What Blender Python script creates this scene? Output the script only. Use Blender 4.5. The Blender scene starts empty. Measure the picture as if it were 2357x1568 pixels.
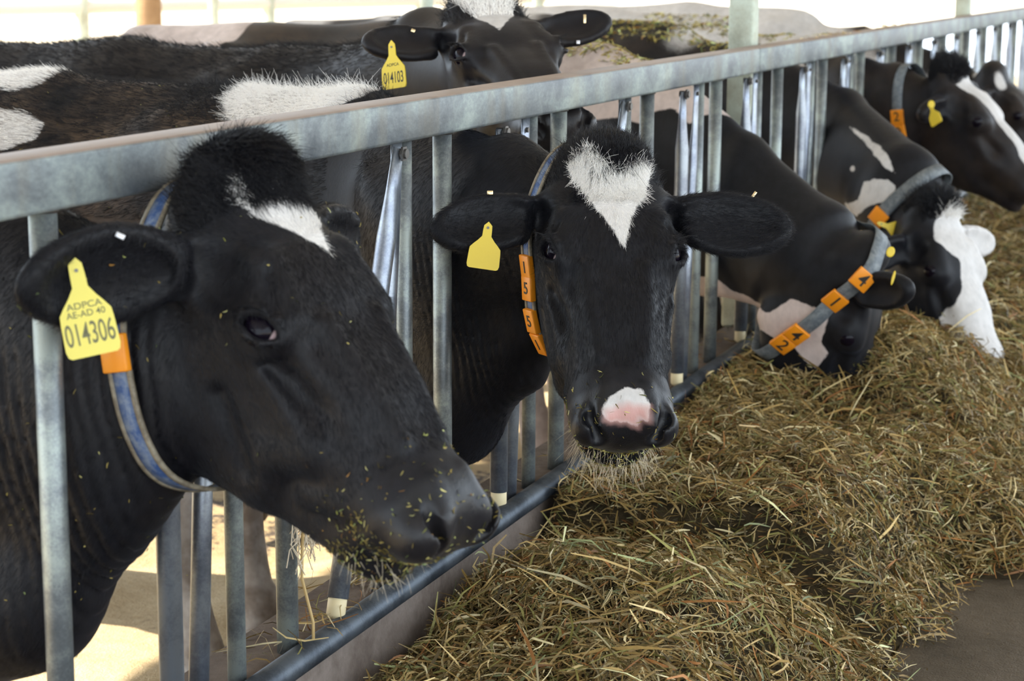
import bpy, math, random
import numpy as np
from mathutils import Vector, Matrix

# ---------------------------------------------------------------- camera, sky, sun, exposure
scene = bpy.context.scene
COL = scene.collection
rng = np.random.default_rng(7)
random.seed(7)

CAM_R = np.array([[0.93477297, 0.07000744, -0.34827928],
                  [0.35521467, -0.17124094, 0.91896631],
                  [0.00469481, -0.98273877, -0.18493907]])      # columns: right, down, forward
CAM_T = np.array([1.3225, -3.1425, 1.2487])
cam_data = bpy.data.cameras.new('camera')
cam = bpy.data.objects.new('camera', cam_data)
COL.objects.link(cam)
m = Matrix.Identity(4)
for i in range(3):
    m[i][0] = CAM_R[i, 0]; m[i][1] = -CAM_R[i, 1]; m[i][2] = -CAM_R[i, 2]; m[i][3] = CAM_T[i]
cam.matrix_world = m
cam_data.sensor_width = 36.0
cam_data.lens = 70.0
cam_data.clip_end = 400
cam_data.dof.use_dof = True
cam_data.dof.focus_distance = 3.27
cam_data.dof.aperture_fstop = 7.0
scene.camera = cam

scene.view_settings.view_transform = 'Standard'
scene.view_settings.look = 'None'
scene.view_settings.gamma = 1.0
scene.view_settings.use_curve_mapping = False
scene.view_settings.exposure = 1.0

world = bpy.data.worlds.new('sky')
scene.world = world
world.use_nodes = True
bg = world.node_tree.nodes['Background']
bg.inputs[0].default_value = (0.78, 0.89, 1.0, 1)
bg.inputs[1].default_value = 1.9

sun_data = bpy.data.lights.new('sun', 'SUN')
sun_data.energy = 7.0
sun_data.angle = 0.009
sun_data.color = (1.0, 0.90, 0.74)
sun = bpy.data.objects.new('sun', sun_data)
COL.objects.link(sun)
SUN_DIR = Vector((-0.80, -0.30, 0.74)).normalized()     # towards the sun
sun.rotation_euler = SUN_DIR.to_track_quat('Z', 'Y').to_euler()
sun.location = (-6, -3, 8)

# ---------------------------------------------------------------- helpers
def tag(o, label=None, cat=None, group=None, kind=None):
    if label: o['label'] = label
    if cat: o['category'] = cat
    if group: o['group'] = group
    if kind: o['kind'] = kind
    return o

def mesh_obj(name, verts, faces, mat, parent=None, smooth=False):
    me = bpy.data.meshes.new(name)
    me.from_pydata([tuple(map(float, v)) for v in verts], [], [tuple(int(i) for i in f) for f in faces])
    me.update()
    if smooth: me.shade_smooth()
    o = bpy.data.objects.new(name, me)
    if mat: me.materials.append(mat)
    COL.objects.link(o)
    if parent is not None: o.parent = parent
    return o

def np_mesh(name, V, F, mat, parent=None, smooth=True):
    """V (n,3), F (m,k) numpy, k = 3 or 4"""
    me = bpy.data.meshes.new(name)
    k = F.shape[1]
    me.vertices.add(len(V)); me.vertices.foreach_set('co', np.ascontiguousarray(V, dtype=np.float32).ravel())
    me.loops.add(F.size); me.loops.foreach_set('vertex_index', np.ascontiguousarray(F, dtype=np.int32).ravel())
    me.polygons.add(len(F)); me.polygons.foreach_set('loop_start', np.arange(0, F.size, k, dtype=np.int32))
    me.update(calc_edges=True); me.validate()
    if smooth: me.shade_smooth()
    o = bpy.data.objects.new(name, me)
    if mat: me.materials.append(mat)
    COL.objects.link(o)
    if parent is not None: o.parent = parent
    return o

class MB:
    """collects simple shapes that form one piece"""
    def __init__(s): s.v = []; s.f = []
    def add(s, V, F):
        b = len(s.v); s.v += [tuple(map(float, p)) for p in V]; s.f += [tuple(int(i) + b for i in f) for f in F]
        return s
    def box(s, lo, hi, bevel=0.0):
        x0, y0, z0 = lo; x1, y1, z1 = hi
        if bevel <= 0:
            return s.add([(x0,y0,z0),(x1,y0,z0),(x1,y1,z0),(x0,y1,z0),(x0,y0,z1),(x1,y0,z1),(x1,y1,z1),(x0,y1,z1)],
                  [(0,3,2,1),(4,5,6,7),(0,1,5,4),(1,2,6,5),(2,3,7,6),(3,0,4,7)])
        raise ValueError
    def tube(s, pts, r, n=16, cap=True, squash=None):
        """tube through points; r number or list; squash=(axis vector, factor list) flattens the section along an axis"""
        pts = [np.array(p, float) for p in pts]
        m = len(pts); rs = [r] * m if np.isscalar(r) else list(r)
        V = []; F = []
        t0 = pts[1] - pts[0]; t0 /= np.linalg.norm(t0)
        a = np.array([0, 0, 1.]) if abs(t0[2]) < .9 else np.array([0, 1., 0])
        u = np.cross(t0, a); u /= np.linalg.norm(u)
        for i, p in enumerate(pts):
            t = pts[min(i + 1, m - 1)] - pts[max(i - 1, 0)]; t /= np.linalg.norm(t)
            u = u - t * (u @ t); u /= np.linalg.norm(u); w = np.cross(t, u)
            for j in range(n):
                an = 2 * math.pi * j / n
                q = (math.cos(an) * u + math.sin(an) * w) * rs[i]
                if squash is not None:
                    ax = np.array(squash[0], float); q = q - ax * (q @ ax) * (1 - squash[1][i])
                    bx = np.cross(ax, t); q = q + bx * (q @ bx) * (squash[2][i] - 1)
                V.append(p + q)
        for i in range(m - 1):
            for j in range(n):
                F.append((i*n+j, i*n+(j+1) % n, (i+1)*n+(j+1) % n, (i+1)*n+j))
        if cap:
            F.append(tuple(range(n - 1, -1, -1))); F.append(tuple((m-1)*n + j for j in range(n)))
        return s.add(V, F)
    def build(s, name, mat, parent=None, smooth=False):
        o = mesh_obj(name, s.v, s.f, mat, parent, smooth)
        return o

def bevel(o, w=.004, seg=2):
    b = o.modifiers.new('bevel', 'BEVEL'); b.width = w; b.segments = seg; b.limit_method = 'ANGLE'; b.angle_limit = .7
    for p in o.data.polygons: p.use_smooth = True
    return o

# ---------------------------------------------------------------- materials
class NT:
    def __init__(s, name):
        s.m = bpy.data.materials.new(name); s.m.use_nodes = True
        s.t = s.m.node_tree; s.b = s.t.nodes['Principled BSDF']
    def n(s, typ, **kw):
        nd = s.t.nodes.new(typ)
        for k, v in kw.items():
            if k in nd.inputs.keys(): nd.inputs[k].default_value = v
            else: setattr(nd, k, v)
        return nd
    def l(s, a, b): s.t.links.new(a, b)
    def noise(s, scale, detail=4, rough=.6, vec=None, dist=0.0):
        nd = s.n('ShaderNodeTexNoise'); nd.inputs['Scale'].default_value = scale; nd.inputs['Detail'].default_value = detail
        nd.inputs['Roughness'].default_value = rough; nd.inputs['Distortion'].default_value = dist
        if vec is not None: s.l(vec, nd.inputs['Vector'])
        return nd
    def ramp(s, fac, stops):
        r = s.n('ShaderNodeValToRGB'); e = r.color_ramp.elements
        while len(e) < len(stops): e.new(.5)
        for el, (p, c) in zip(e, stops): el.position = p; el.color = (*c, 1)
        s.l(fac, r.inputs[0]); return r
    def bump(s, height, strength=.3, dist=.01):
        b = s.n('ShaderNodeBump'); b.inputs['Strength'].default_value = strength; b.inputs['Distance'].default_value = dist
        s.l(height, b.inputs['Height']); s.l(b.outputs[0], s.b.inputs['Normal']); return b
    def coords(s, scale=(1, 1, 1), obj=True):
        tc = s.n('ShaderNodeTexCoord'); mp = s.n('ShaderNodeMapping'); mp.inputs['Scale'].default_value = scale
        s.l(tc.outputs['Object' if obj else 'Generated'], mp.inputs[0]); return mp.outputs[0]

def simple(name, col, rough=.5, metal=0, **kw):
    n = NT(name); n.b.inputs['Base Color'].default_value = (*col, 1); n.b.inputs['Roughness'].default_value = rough
    n.b.inputs['Metallic'].default_value = metal
    for k, v in kw.items(): n.b.inputs[k].default_value = v
    return n.m

def mat_galv(name, c1, c2, c3, rough=.42, metal=.75, scale=9):
    n = NT(name); co = n.coords()
    a = n.noise(scale, 6, .65, co); b = n.noise(scale * 22, 3, .7, co)
    mx = n.n('ShaderNodeMath', operation='MULTIPLY_ADD'); mx.inputs[1].default_value = .28
    n.l(b.outputs['Fac'], mx.inputs[0]); n.l(a.outputs['Fac'], mx.inputs[2])
    r = n.ramp(mx.outputs[0], [(.42, c1), (.58, c2), (.74, c3)])
    n.l(r.outputs[0], n.b.inputs['Base Color'])
    rr = n.n('ShaderNodeMapRange'); rr.inputs[3].default_value = rough - .1; rr.inputs[4].default_value = rough + .22
    n.l(mx.outputs[0], rr.inputs[0]); n.l(rr.outputs[0], n.b.inputs['Roughness'])
    n.b.inputs['Metallic'].default_value = metal
    n.bump(b.outputs['Fac'], .12, .002)
    return n.m

def mat_rail():
    """weathered zinc: grey blue and pale verdigris blotches on the faces, warm beige laid over the top face"""
    n = NT('rail_zinc'); co = n.coords((1, .55, 1))
    a = n.noise(11, 6, .62, co, .4); b = n.noise(160, 3, .7, co); st = n.noise(7, 3, .5, n.coords((1, 2.2, .25)))
    mx = n.n('ShaderNodeMath', operation='MULTIPLY_ADD'); mx.inputs[1].default_value = .22
    n.l(b.outputs['Fac'], mx.inputs[0]); n.l(a.outputs['Fac'], mx.inputs[2])
    r = n.ramp(mx.outputs[0], [(.42, (.085, .10, .115)), (.54, (.15, .168, .18)), (.66, (.24, .275, .275)), (.8, (.39, .44, .41))])
    r2 = n.ramp(st.outputs['Fac'], [(.5, (0, 0, 0)), (.72, (.45, .45, .45))])
    mc = n.n('ShaderNodeMix', data_type='RGBA'); n.l(r2.outputs[0], mc.inputs[0]); n.l(r.outputs[0], mc.inputs[6]); mc.inputs[7].default_value = (.22, .19, .13, 1)
    g = n.n('ShaderNodeNewGeometry'); sx = n.n('ShaderNodeSeparateXYZ'); n.l(g.outputs['Normal'], sx.inputs[0])
    up = n.n('ShaderNodeMapRange'); up.inputs[1].default_value = .45; up.inputs[2].default_value = .8; n.l(sx.outputs[2], up.inputs[0])
    top_beige = n.ramp(a.outputs['Fac'], [(.35, (.24, .18, .15)), (.65, (.36, .28, .24))])  # warmer beige for faces that point up
    m2 = n.n('ShaderNodeMix', data_type='RGBA'); n.l(up.outputs[0], m2.inputs[0]); n.l(mc.outputs[2], m2.inputs[6]); n.l(top_beige.outputs[0], m2.inputs[7])
    n.l(m2.outputs[2], n.b.inputs['Base Color'])
    me = n.n('ShaderNodeMapRange'); me.inputs[3].default_value = .35; me.inputs[4].default_value = 0; n.l(up.outputs[0], me.inputs[0]); n.l(me.outputs[0], n.b.inputs['Metallic'])
    rr = n.n('ShaderNodeMapRange'); rr.inputs[3].default_value = .34; rr.inputs[4].default_value = .62; n.l(mx.outputs[0], rr.inputs[0]); n.l(rr.outputs[0], n.b.inputs['Roughness'])
    n.bump(b.outputs['Fac'], .12, .002)
    return n.m

def mat_concrete(name, stops, scale=5, rough=.85, bump=.5, spec=.3):
    n = NT(name); co = n.coords()
    a = n.noise(scale, 8, .65, co, .3); b = n.noise(scale * 14, 5, .7, co); c = n.noise(scale * 60, 2, .7, co)
    mx = n.n('ShaderNodeMath', operation='MULTIPLY_ADD'); mx.inputs[1].default_value = .35
    n.l(b.outputs['Fac'], mx.inputs[0]); n.l(a.outputs['Fac'], mx.inputs[2])
    r = n.ramp(mx.outputs[0], stops); n.l(r.outputs[0], n.b.inputs['Base Color'])
    n.b.inputs['Roughness'].default_value = rough; n.b.inputs['Specular IOR Level'].default_value = spec
    ad = n.n('ShaderNodeMath', operation='MULTIPLY_ADD'); ad.inputs[1].default_value = .3; n.l(c.outputs['Fac'], ad.inputs[0]); n.l(mx.outputs[0], ad.inputs[2])
    n.bump(ad.outputs[0], bump, .012)
    return n.m

def mat_coat(name, dirt=.25, black=(.0055, .0055, .0072), white=(.66, .63, .61)):
    """short glossy coat; vertex attribute 'pat': r = white, g = pink skin, b = brown dirt"""
    n = NT(name)
    at = n.n('ShaderNodeAttribute', attribute_name='pat'); sp = n.n('ShaderNodeSeparateColor'); n.l(at.outputs['Color'], sp.inputs[0])
    co = n.coords(); big = n.noise(6, 4, .6, co); fine = n.noise(330, 3, .7, n.coords((1, 1, .35))); mid = n.noise(45, 4, .65, n.coords((1, 1, .6)))
    blk = n.ramp(mid.outputs['Fac'], [(.3, black), (.75, tuple(c * 2.0 for c in black))])
    wh = n.ramp(mid.outputs['Fac'], [(.25, tuple(c * .8 for c in white)), (.6, white)])
    sharp = n.n('ShaderNodeMapRange'); sharp.inputs[1].default_value = .40; sharp.inputs[2].default_value = .60
    jit = n.n('ShaderNodeMath', operation='MULTIPLY_ADD'); jit.inputs[1].default_value = .34; n.l(fine.outputs['Fac'], jit.inputs[0])
    sb = n.n('ShaderNodeMath', operation='SUBTRACT'); sb.inputs[1].default_value = .17; n.l(sp.outputs[0], sb.inputs[0]); n.l(sb.outputs[0], jit.inputs[2])
    n.l(jit.outputs[0], sharp.inputs[0])
    m1 = n.n('ShaderNodeMix', data_type='RGBA'); n.l(sharp.outputs[0], m1.inputs[0]); n.l(blk.outputs[0], m1.inputs[6]); n.l(wh.outputs[0], m1.inputs[7])
    m2 = n.n('ShaderNodeMix', data_type='RGBA'); n.l(sp.outputs[1], m2.inputs[0]); n.l(m1.outputs[2], m2.inputs[6]); m2.inputs[7].default_value = (.60, .33, .29, 1)
    dr = n.n('ShaderNodeMath', operation='MULTIPLY'); n.l(sp.outputs[2], dr.inputs[0])
    dm = n.n('ShaderNodeMapRange'); dm.inputs[1].default_value = .35; dm.inputs[2].default_value = .65; n.l(big.outputs['Fac'], dm.inputs[0]); n.l(dm.outputs[0], dr.inputs[1])
    m3 = n.n('ShaderNodeMix', data_type='RGBA'); n.l(dr.outputs[0], m3.inputs[0]); n.l(m2.outputs[2], m3.inputs[6]); m3.inputs[7].default_value = (.10, .065, .04, 1)
    n.l(m3.outputs[2], n.b.inputs['Base Color'])
    for sock, hair_v, wet_v in (('Roughness', .46, .38), ('Specular IOR Level', .20, .36)):      # alpha = 0 on the moist bare nose
        mr = n.n('ShaderNodeMapRange'); mr.inputs[3].default_value = wet_v; mr.inputs[4].default_value = hair_v; n.l(at.outputs['Alpha'], mr.inputs[0]); n.l(mr.outputs[0], n.b.inputs[sock])
    n.b.inputs['Sheen Weight'].default_value = .04; n.b.inputs['Sheen Roughness'].default_value = .45
    n.b.inputs['Sheen Tint'].default_value = (.62, .66, .85, 1)
    hgt = n.n('ShaderNodeMath', operation='MULTIPLY_ADD'); hgt.inputs[1].default_value = 1.6; n.l(fine.outputs['Fac'], hgt.inputs[0]); n.l(mid.outputs['Fac'], hgt.inputs[2])
    n.bump(hgt.outputs[0], .16, .003)
    return n.m

def mat_eye():
    n = NT('eye_cornea'); tc = n.n('ShaderNodeTexCoord'); sx = n.n('ShaderNodeSeparateXYZ'); n.l(tc.outputs['Object'], sx.inputs[0])
    mr = n.n('ShaderNodeMapRange'); mr.inputs[1].default_value = .0150; mr.inputs[2].default_value = .0165; n.l(sx.outputs[0], mr.inputs[0])
    mx = n.n('ShaderNodeMix', data_type='RGBA'); mx.inputs[6].default_value = (.006, .004, .008, 1); mx.inputs[7].default_value = (.50, .36, .36, 1)
    n.l(mr.outputs[0], mx.inputs[0]); n.l(mx.outputs[2], n.b.inputs['Base Color']); n.b.inputs['Roughness'].default_value = .03; n.b.inputs['Specular IOR Level'].default_value = .16
    return n.m

M = dict(
    rail=mat_rail(),
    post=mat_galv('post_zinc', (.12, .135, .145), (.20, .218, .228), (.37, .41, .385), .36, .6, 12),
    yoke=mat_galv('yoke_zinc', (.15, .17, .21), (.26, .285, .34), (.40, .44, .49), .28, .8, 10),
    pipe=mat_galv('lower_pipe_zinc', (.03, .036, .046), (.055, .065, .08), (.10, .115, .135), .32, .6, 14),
    sqpost=mat_galv('square_post_zinc', (.36, .36, .28), (.50, .52, .42), (.62, .68, .58), .5, .3, 9),
    tip=simple('ivory_rubber', (.72, .60, .36), .5),
    bolt=simple('bolt_steel', (.16, .15, .14), .45, .7),
    curb=mat_concrete('curb_concrete', [(.4, (.075, .055, .043)), (.62, (.15, .115, .094)), (.85, (.24, .195, .165))], 5, .85, .35),
    floor=mat_concrete('alley_concrete', [(.4, (.036, .026, .016)), (.6, (.075, .056, .036)), (.85, (.13, .10, .07))], 3.5, .7, .7),
    pen=mat_concrete('pen_floor_sand', [(.44, (.035, .025, .022)), (.52, (.10, .075, .055)), (.58, (.42, .31, .17)), (.85, (.60, .48, .30))], 2.6, .8, .8),
    sand=mat_concrete('yard_sand', [(.3, (.55, .45, .32)), (.8, (.72, .62, .48))], .8, .95, .3),
    wall=mat_concrete('block_wall', [(.3, (.16, .14, .12)), (.8, (.26, .23, .2))], 1.5, .9, .2),
    roof=simple('roof_sheet', (.45, .46, .47), .6, .1),
    coat=mat_coat('coat'),
    coat_dusty=mat_coat('coat_dusty', black=(.026, .020, .016), white=(.76, .72, .69)),
    coat_pale=mat_coat('coat_pale', black=(.0065, .0065, .008), white=(.66, .55, .51)),
    eye=mat_eye(),
    eye_white=simple('eye_white', (.55, .42, .42), .2),
    inner=simple('nostril_dark', (.006, .005, .005), .6),
    tagyellow=simple('tag_yellow', (.80, .58, .035), .42, **{'Subsurface Weight': .0}),
    tagpale=simple('tag_pale_yellow', (.80, .68, .12), .42),
    ink=simple('tag_ink', (.03, .025, .02), .6),
    inkgrey=simple('tag_ink_faded', (.16, .15, .07), .6),
    orange=simple('block_orange', (.93, .31, .012), .38),
    brass=simple('ear_clip_brass', (.75, .58, .33), .25, .9),
    silver=simple('ear_clip_white', (.75, .75, .78), .3, .4),
)
def mat_strap(name, c1, c2):
    n = NT(name); a = n.noise(60, 4, .7, n.coords()); r = n.ramp(a.outputs['Fac'], [(.4, c1), (.62, c2)])
    n.l(r.outputs[0], n.b.inputs['Base Color']); n.b.inputs['Roughness'].default_value = .6; n.bump(a.outputs['Fac'], .2, .002); return n.m
M['strap_blue'] = mat_strap('strap_blue', (.035, .085, .24), (.20, .25, .34))
M['strap_grey'] = mat_strap('strap_grey', (.12, .14, .16), (.22, .24, .25))
M['strap_edge'] = mat_strap('strap_edge', (.16, .13, .09), (.30, .26, .19))
def mat_hair(name, col, rough=.45):
    n = NT(name); n.b.inputs['Base Color'].default_value = (*col, 1); n.b.inputs['Roughness'].default_value = rough
    n.b.inputs['Specular IOR Level'].default_value = .35; return n.m
M['hair_black'] = mat_hair('hair_black', (.006, .006, .009), .42)
M['hair_white'] = mat_hair('hair_white', (.93, .90, .86), .6)
M['hair_beige'] = mat_hair('hair_beige', (.62, .52, .38), .6)
# ---------------------------------------------------------------- implicit-surface modelling of animals
def lines(lo, hi, flo, fhi, hf, hc, g=1.13):
    a = list(np.arange(flo, fhi + hf, hf)); h = hf
    x = a[-1]
    while x < hi: h = min(h * g, hc); x += h; a.append(x)
    x = flo; h = hf; b = []
    while x > lo: h = min(h * g, hc); x -= h; b.append(x)
    return np.array(b[::-1] + a, dtype=np.float32)

class SDF:
    def __init__(s): s.ops = []; s.frame(np.eye(3), np.zeros(3))
    def frame(s, R, t): s.R = np.asarray(R, float); s.t = np.asarray(t, float); return s
    def _w(s, p): return s.R @ np.asarray(p, float) + s.t
    def _loc(s):
        R, t = s.R.astype(np.float32), s.t.astype(np.float32)
        def f(x, y, z):
            x = x - t[0]; y = y - t[1]; z = z - t[2]
            return [x * R[0, i] + y * R[1, i] + z * R[2, i] for i in range(3)]
        return f
    def _push(s, mode, k, fn, pts, rad):
        W = np.array([s._w(p) for p in pts]); m = rad + k + .03
        s.ops.append((mode, k, fn, W.min(0) - m, W.max(0) + m)); return s
    def cap(s, A, B, r0, r1, L=(0, 1, 0), p=2.0, k=.03, mode='u', capf=1.0):
        """elliptical tapered capsule A-B; r = (lateral, dorsal)"""
        A = np.asarray(A, float); B = np.asarray(B, float)
        r0 = (r0, r0) if np.isscalar(r0) else r0; r1 = (r1, r1) if np.isscalar(r1) else r1
        ab = B - A; ln = np.linalg.norm(ab); t_ = ab / ln
        L = np.asarray(L, float); L = L - t_ * (L @ t_); L /= np.linalg.norm(L); N = np.cross(t_, L)
        loc = s._loc(); f32 = np.float32
        A, t_, L, N = [v.astype(f32) for v in (A, t_, L, N)]
        def fn(x, y, z):
            u, v, w = loc(x, y, z); u = u - A[0]; v = v - A[1]; w = w - A[2]
            s_ = u * t_[0] + v * t_[1] + w * t_[2]
            h = np.clip(s_ / f32(ln), 0, 1)
            e = s_ - h * f32(ln); l = u * L[0] + v * L[1] + w * L[2]; n = u * N[0] + v * N[1] + w * N[2]
            a = f32(r0[0]) + h * f32(r1[0] - r0[0]); b = f32(r0[1]) + h * f32(r1[1] - r0[1]); c = np.minimum(a, b) * f32(capf)
            la, lb, lc = np.abs(l) / a, np.abs(n) / b, np.abs(e) / c
            if p == 2.0:
                q = np.sqrt(la * la + lb * lb + lc * lc) + f32(1e-6)
                g = np.sqrt((la / a) ** 2 + (lb / b) ** 2 + (lc / c) ** 2) / q
            else:
                q = (la ** p + lb ** p + lc ** p) ** f32(1 / p) + f32(1e-6)
                g = np.sqrt((la ** (p - 1) / a) ** 2 + (lb ** (p - 1) / b) ** 2 + (lc ** (p - 1) / c) ** 2) * q ** f32(1 - p)
            mn = np.minimum(a, b)
            return np.maximum((q - 1) / np.maximum(g, f32(.3) / mn), -mn)
        return s._push(mode, k, fn, [A, B], max(*r0, *r1))
    def ell(s, C, r, axes=None, k=.02, mode='u'):
        C = np.asarray(C, float); r = np.asarray(r, float)
        ax = np.eye(3) if axes is None else np.array([np.asarray(a, float) / np.linalg.norm(a) for a in axes])
        loc = s._loc(); f32 = np.float32
        def fn(x, y, z):
            u, v, w = loc(x, y, z); u = u - f32(C[0]); v = v - f32(C[1]); w = w - f32(C[2])
            k0 = 0; k1 = 0
            for i in range(3):
                c = u * f32(ax[i, 0]) + v * f32(ax[i, 1]) + w * f32(ax[i, 2])
                k0 = k0 + (c / f32(r[i])) ** 2; k1 = k1 + (c / f32(r[i] ** 2)) ** 2
            k0 = np.sqrt(k0) + f32(1e-6); k1 = np.sqrt(k1)
            return np.maximum(k0 * (k0 - 1) / np.maximum(k1, f32(.3 / r.min())), f32(-r.min()))
        return s._push(mode, k, fn, [C], r.max())
    def disp(s, fn, lo, hi): s.ops.append(('d', 0, fn, np.array(lo), np.array(hi))); return s
    @staticmethod
    def _apply(mode, k, F, d):
        k = np.float32(max(k, 1e-4))
        if mode == 'u':
            h = np.clip(.5 + .5 * (F - d) / k, 0, 1); return F + (d - F) * h - k * h * (1 - h)
        if mode == 's':
            d = -d; h = np.clip(.5 + .5 * (d - F) / k, 0, 1); return F + (d - F) * h + k * h * (1 - h)
        return F + d
    def at(s, P):
        P = np.asarray(P, dtype=np.float32); F = np.full(len(P), .5, np.float32)
        for mode, k, fn, lo, hi in s.ops:
            m = np.all((P >= lo) & (P <= hi), axis=1)
            if m.any(): F[m] = s._apply(mode, k, F[m], fn(P[m, 0], P[m, 1], P[m, 2]))
        return F
    def mesh(s, gx, gy, gz, smooth=3):
        F = np.full((len(gx), len(gy), len(gz)), .5, np.float32)
        for mode, k, fn, lo, hi in s.ops:
            sl = tuple(slice(*np.searchsorted(g, [lo[i], hi[i]])) for i, g in enumerate((gx, gy, gz)))
            if any(q.start >= q.stop for q in sl): continue
            x = gx[sl[0]][:, None, None]; y = gy[sl[1]][None, :, None]; z = gz[sl[2]][None, None, :]
            F[sl] = s._apply(mode, k, F[sl], fn(x, y, z))
        return surface_nets(F, gx, gy, gz, smooth)

def surface_nets(F, gx, gy, gz, smooth):
    ins = F < 0
    c = ins[:-1, :-1, :-1].astype(np.int8)
    tot = np.zeros_like(c)
    for dx in (0, 1):
        for dy in (0, 1):
            for dz in (0, 1):
                tot += ins[dx:dx+F.shape[0]-1, dy:dy+F.shape[1]-1, dz:dz+F.shape[2]-1]
    act = (tot > 0) & (tot < 8)
    I, J, K = np.nonzero(act)
    idx = -np.ones(act.shape, np.int32); idx[I, J, K] = np.arange(len(I))
    acc = np.zeros((len(I), 3)); cnt = np.zeros(len(I))
    G = (gx, gy, gz)
    cor = [(a, b, d) for a in (0, 1) for b in (0, 1) for d in (0, 1)]
    for ax in range(3):
        for c0 in cor:
            if c0[ax]: continue
            c1 = list(c0); c1[ax] = 1
            f0 = F[I + c0[0], J + c0[1], K + c0[2]]; f1 = F[I + c1[0], J + c1[1], K + c1[2]]
            m = (f0 < 0) != (f1 < 0)
            t = np.where(m, f0 / np.where(m, f0 - f1, 1), 0)
            p = np.stack([G[a][(I, J, K)[a] + c0[a]] for a in range(3)], 1).astype(float)
            g1 = G[ax][(I, J, K)[ax] + 1]; p[:, ax] += t * (g1 - p[:, ax])
            acc[m] += p[m]; cnt[m] += 1
    V = acc / cnt[:, None]
    Q = []
    for ax in range(3):
        a1, a2 = (ax + 1) % 3, (ax + 2) % 3
        lo = [slice(None)] * 3; hi = [slice(None)] * 3
        lo[ax] = slice(0, -1); hi[ax] = slice(1, None)
        A = ins[tuple(lo)]; B = ins[tuple(hi)]
        i, j, k = np.nonzero(A != B); e = np.stack([i, j, k], 1)
        ok = (e[:, a1] > 0) & (e[:, a2] > 0) & (e[:, a1] < F.shape[a1] - 1) & (e[:, a2] < F.shape[a2] - 1)
        e = e[ok]; flip = A[e[:, 0], e[:, 1], e[:, 2]]
        def g(d1, d2):
            q = e.copy(); q[:, a1] += d1; q[:, a2] += d2; return idx[q[:, 0], q[:, 1], q[:, 2]]
        q = np.stack([g(-1, -1), g(0, -1), g(0, 0), g(-1, 0)], 1)
        q[~flip] = q[~flip][:, ::-1]
        Q.append(q)
    Q = np.concatenate(Q); Q = Q[(Q >= 0).all(1)]
    E = np.concatenate([Q[:, [0, 1]], Q[:, [1, 2]], Q[:, [2, 3]], Q[:, [3, 0]]])
    n = len(V); deg = np.bincount(E[:, 0], minlength=n).astype(float); deg[deg == 0] = 1
    for it in range(smooth):
        for lam in (.55, -.56):
            av = np.stack([np.bincount(E[:, 0], weights=V[E[:, 1], a], minlength=n) for a in range(3)], 1) / deg[:, None]
            V = V + lam * (av - V)
    return V, Q

def normals(V, Q):
    n = np.cross(V[Q[:, 2]] - V[Q[:, 0]], V[Q[:, 3]] - V[Q[:, 1]])
    N = np.zeros_like(V)
    for k in range(4):
        for a in range(3): N[:, a] += np.bincount(Q[:, k], weights=n[:, a], minlength=len(V))
    return N / (np.linalg.norm(N, axis=1, keepdims=True) + 1e-12)

def poly_sd(P, poly):
    """signed distance of 2-D points to a polygon, positive inside"""
    poly = np.asarray(poly, float); d = np.full(len(P), 1e9); inside = np.zeros(len(P), bool)
    for a, b in zip(poly, np.roll(poly, -1, 0)):
        ab = b - a; t = np.clip(((P - a) @ ab) / (ab @ ab + 1e-12), 0, 1)
        d = np.minimum(d, np.linalg.norm(P - a - t[:, None] * ab, axis=1))
        c = ((a[1] > P[:, 1]) != (b[1] > P[:, 1])) & (P[:, 0] < (b[0] - a[0]) * (P[:, 1] - a[1]) / (b[1] - a[1] + 1e-12) + a[0])
        inside ^= c
    return np.where(inside, d, -d)

def wob(P, f, seed=0):
    r = np.random.default_rng(seed); o = 0
    for i in range(5):
        k = r.normal(size=3) * f * (1 + .5 * i); o = o + np.sin(P @ k + r.uniform(0, 6.28)) / (1 + .5 * i)
    return o / 3

# ---------------------------------------------------------------- cow anatomy
def eye_frame(c, q):
    """centre of the eyeball, slit direction, direction across the slit (towards the brow), outward direction"""
    o = np.array((.10, q * .78, .60)); o /= np.linalg.norm(o)
    f = c.get('eyeoff', (0, 0, 0)); ec = np.array((.198 + f[0], q * (.0975 + f[1]), -.045 + f[2]))
    sl = np.array((.80, 0, .52)); sl -= o * (sl @ o); sl /= np.linalg.norm(sl); pr = np.cross(o, sl)
    if pr[0] > 0: pr = -pr
    return ec, sl, pr, o

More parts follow.
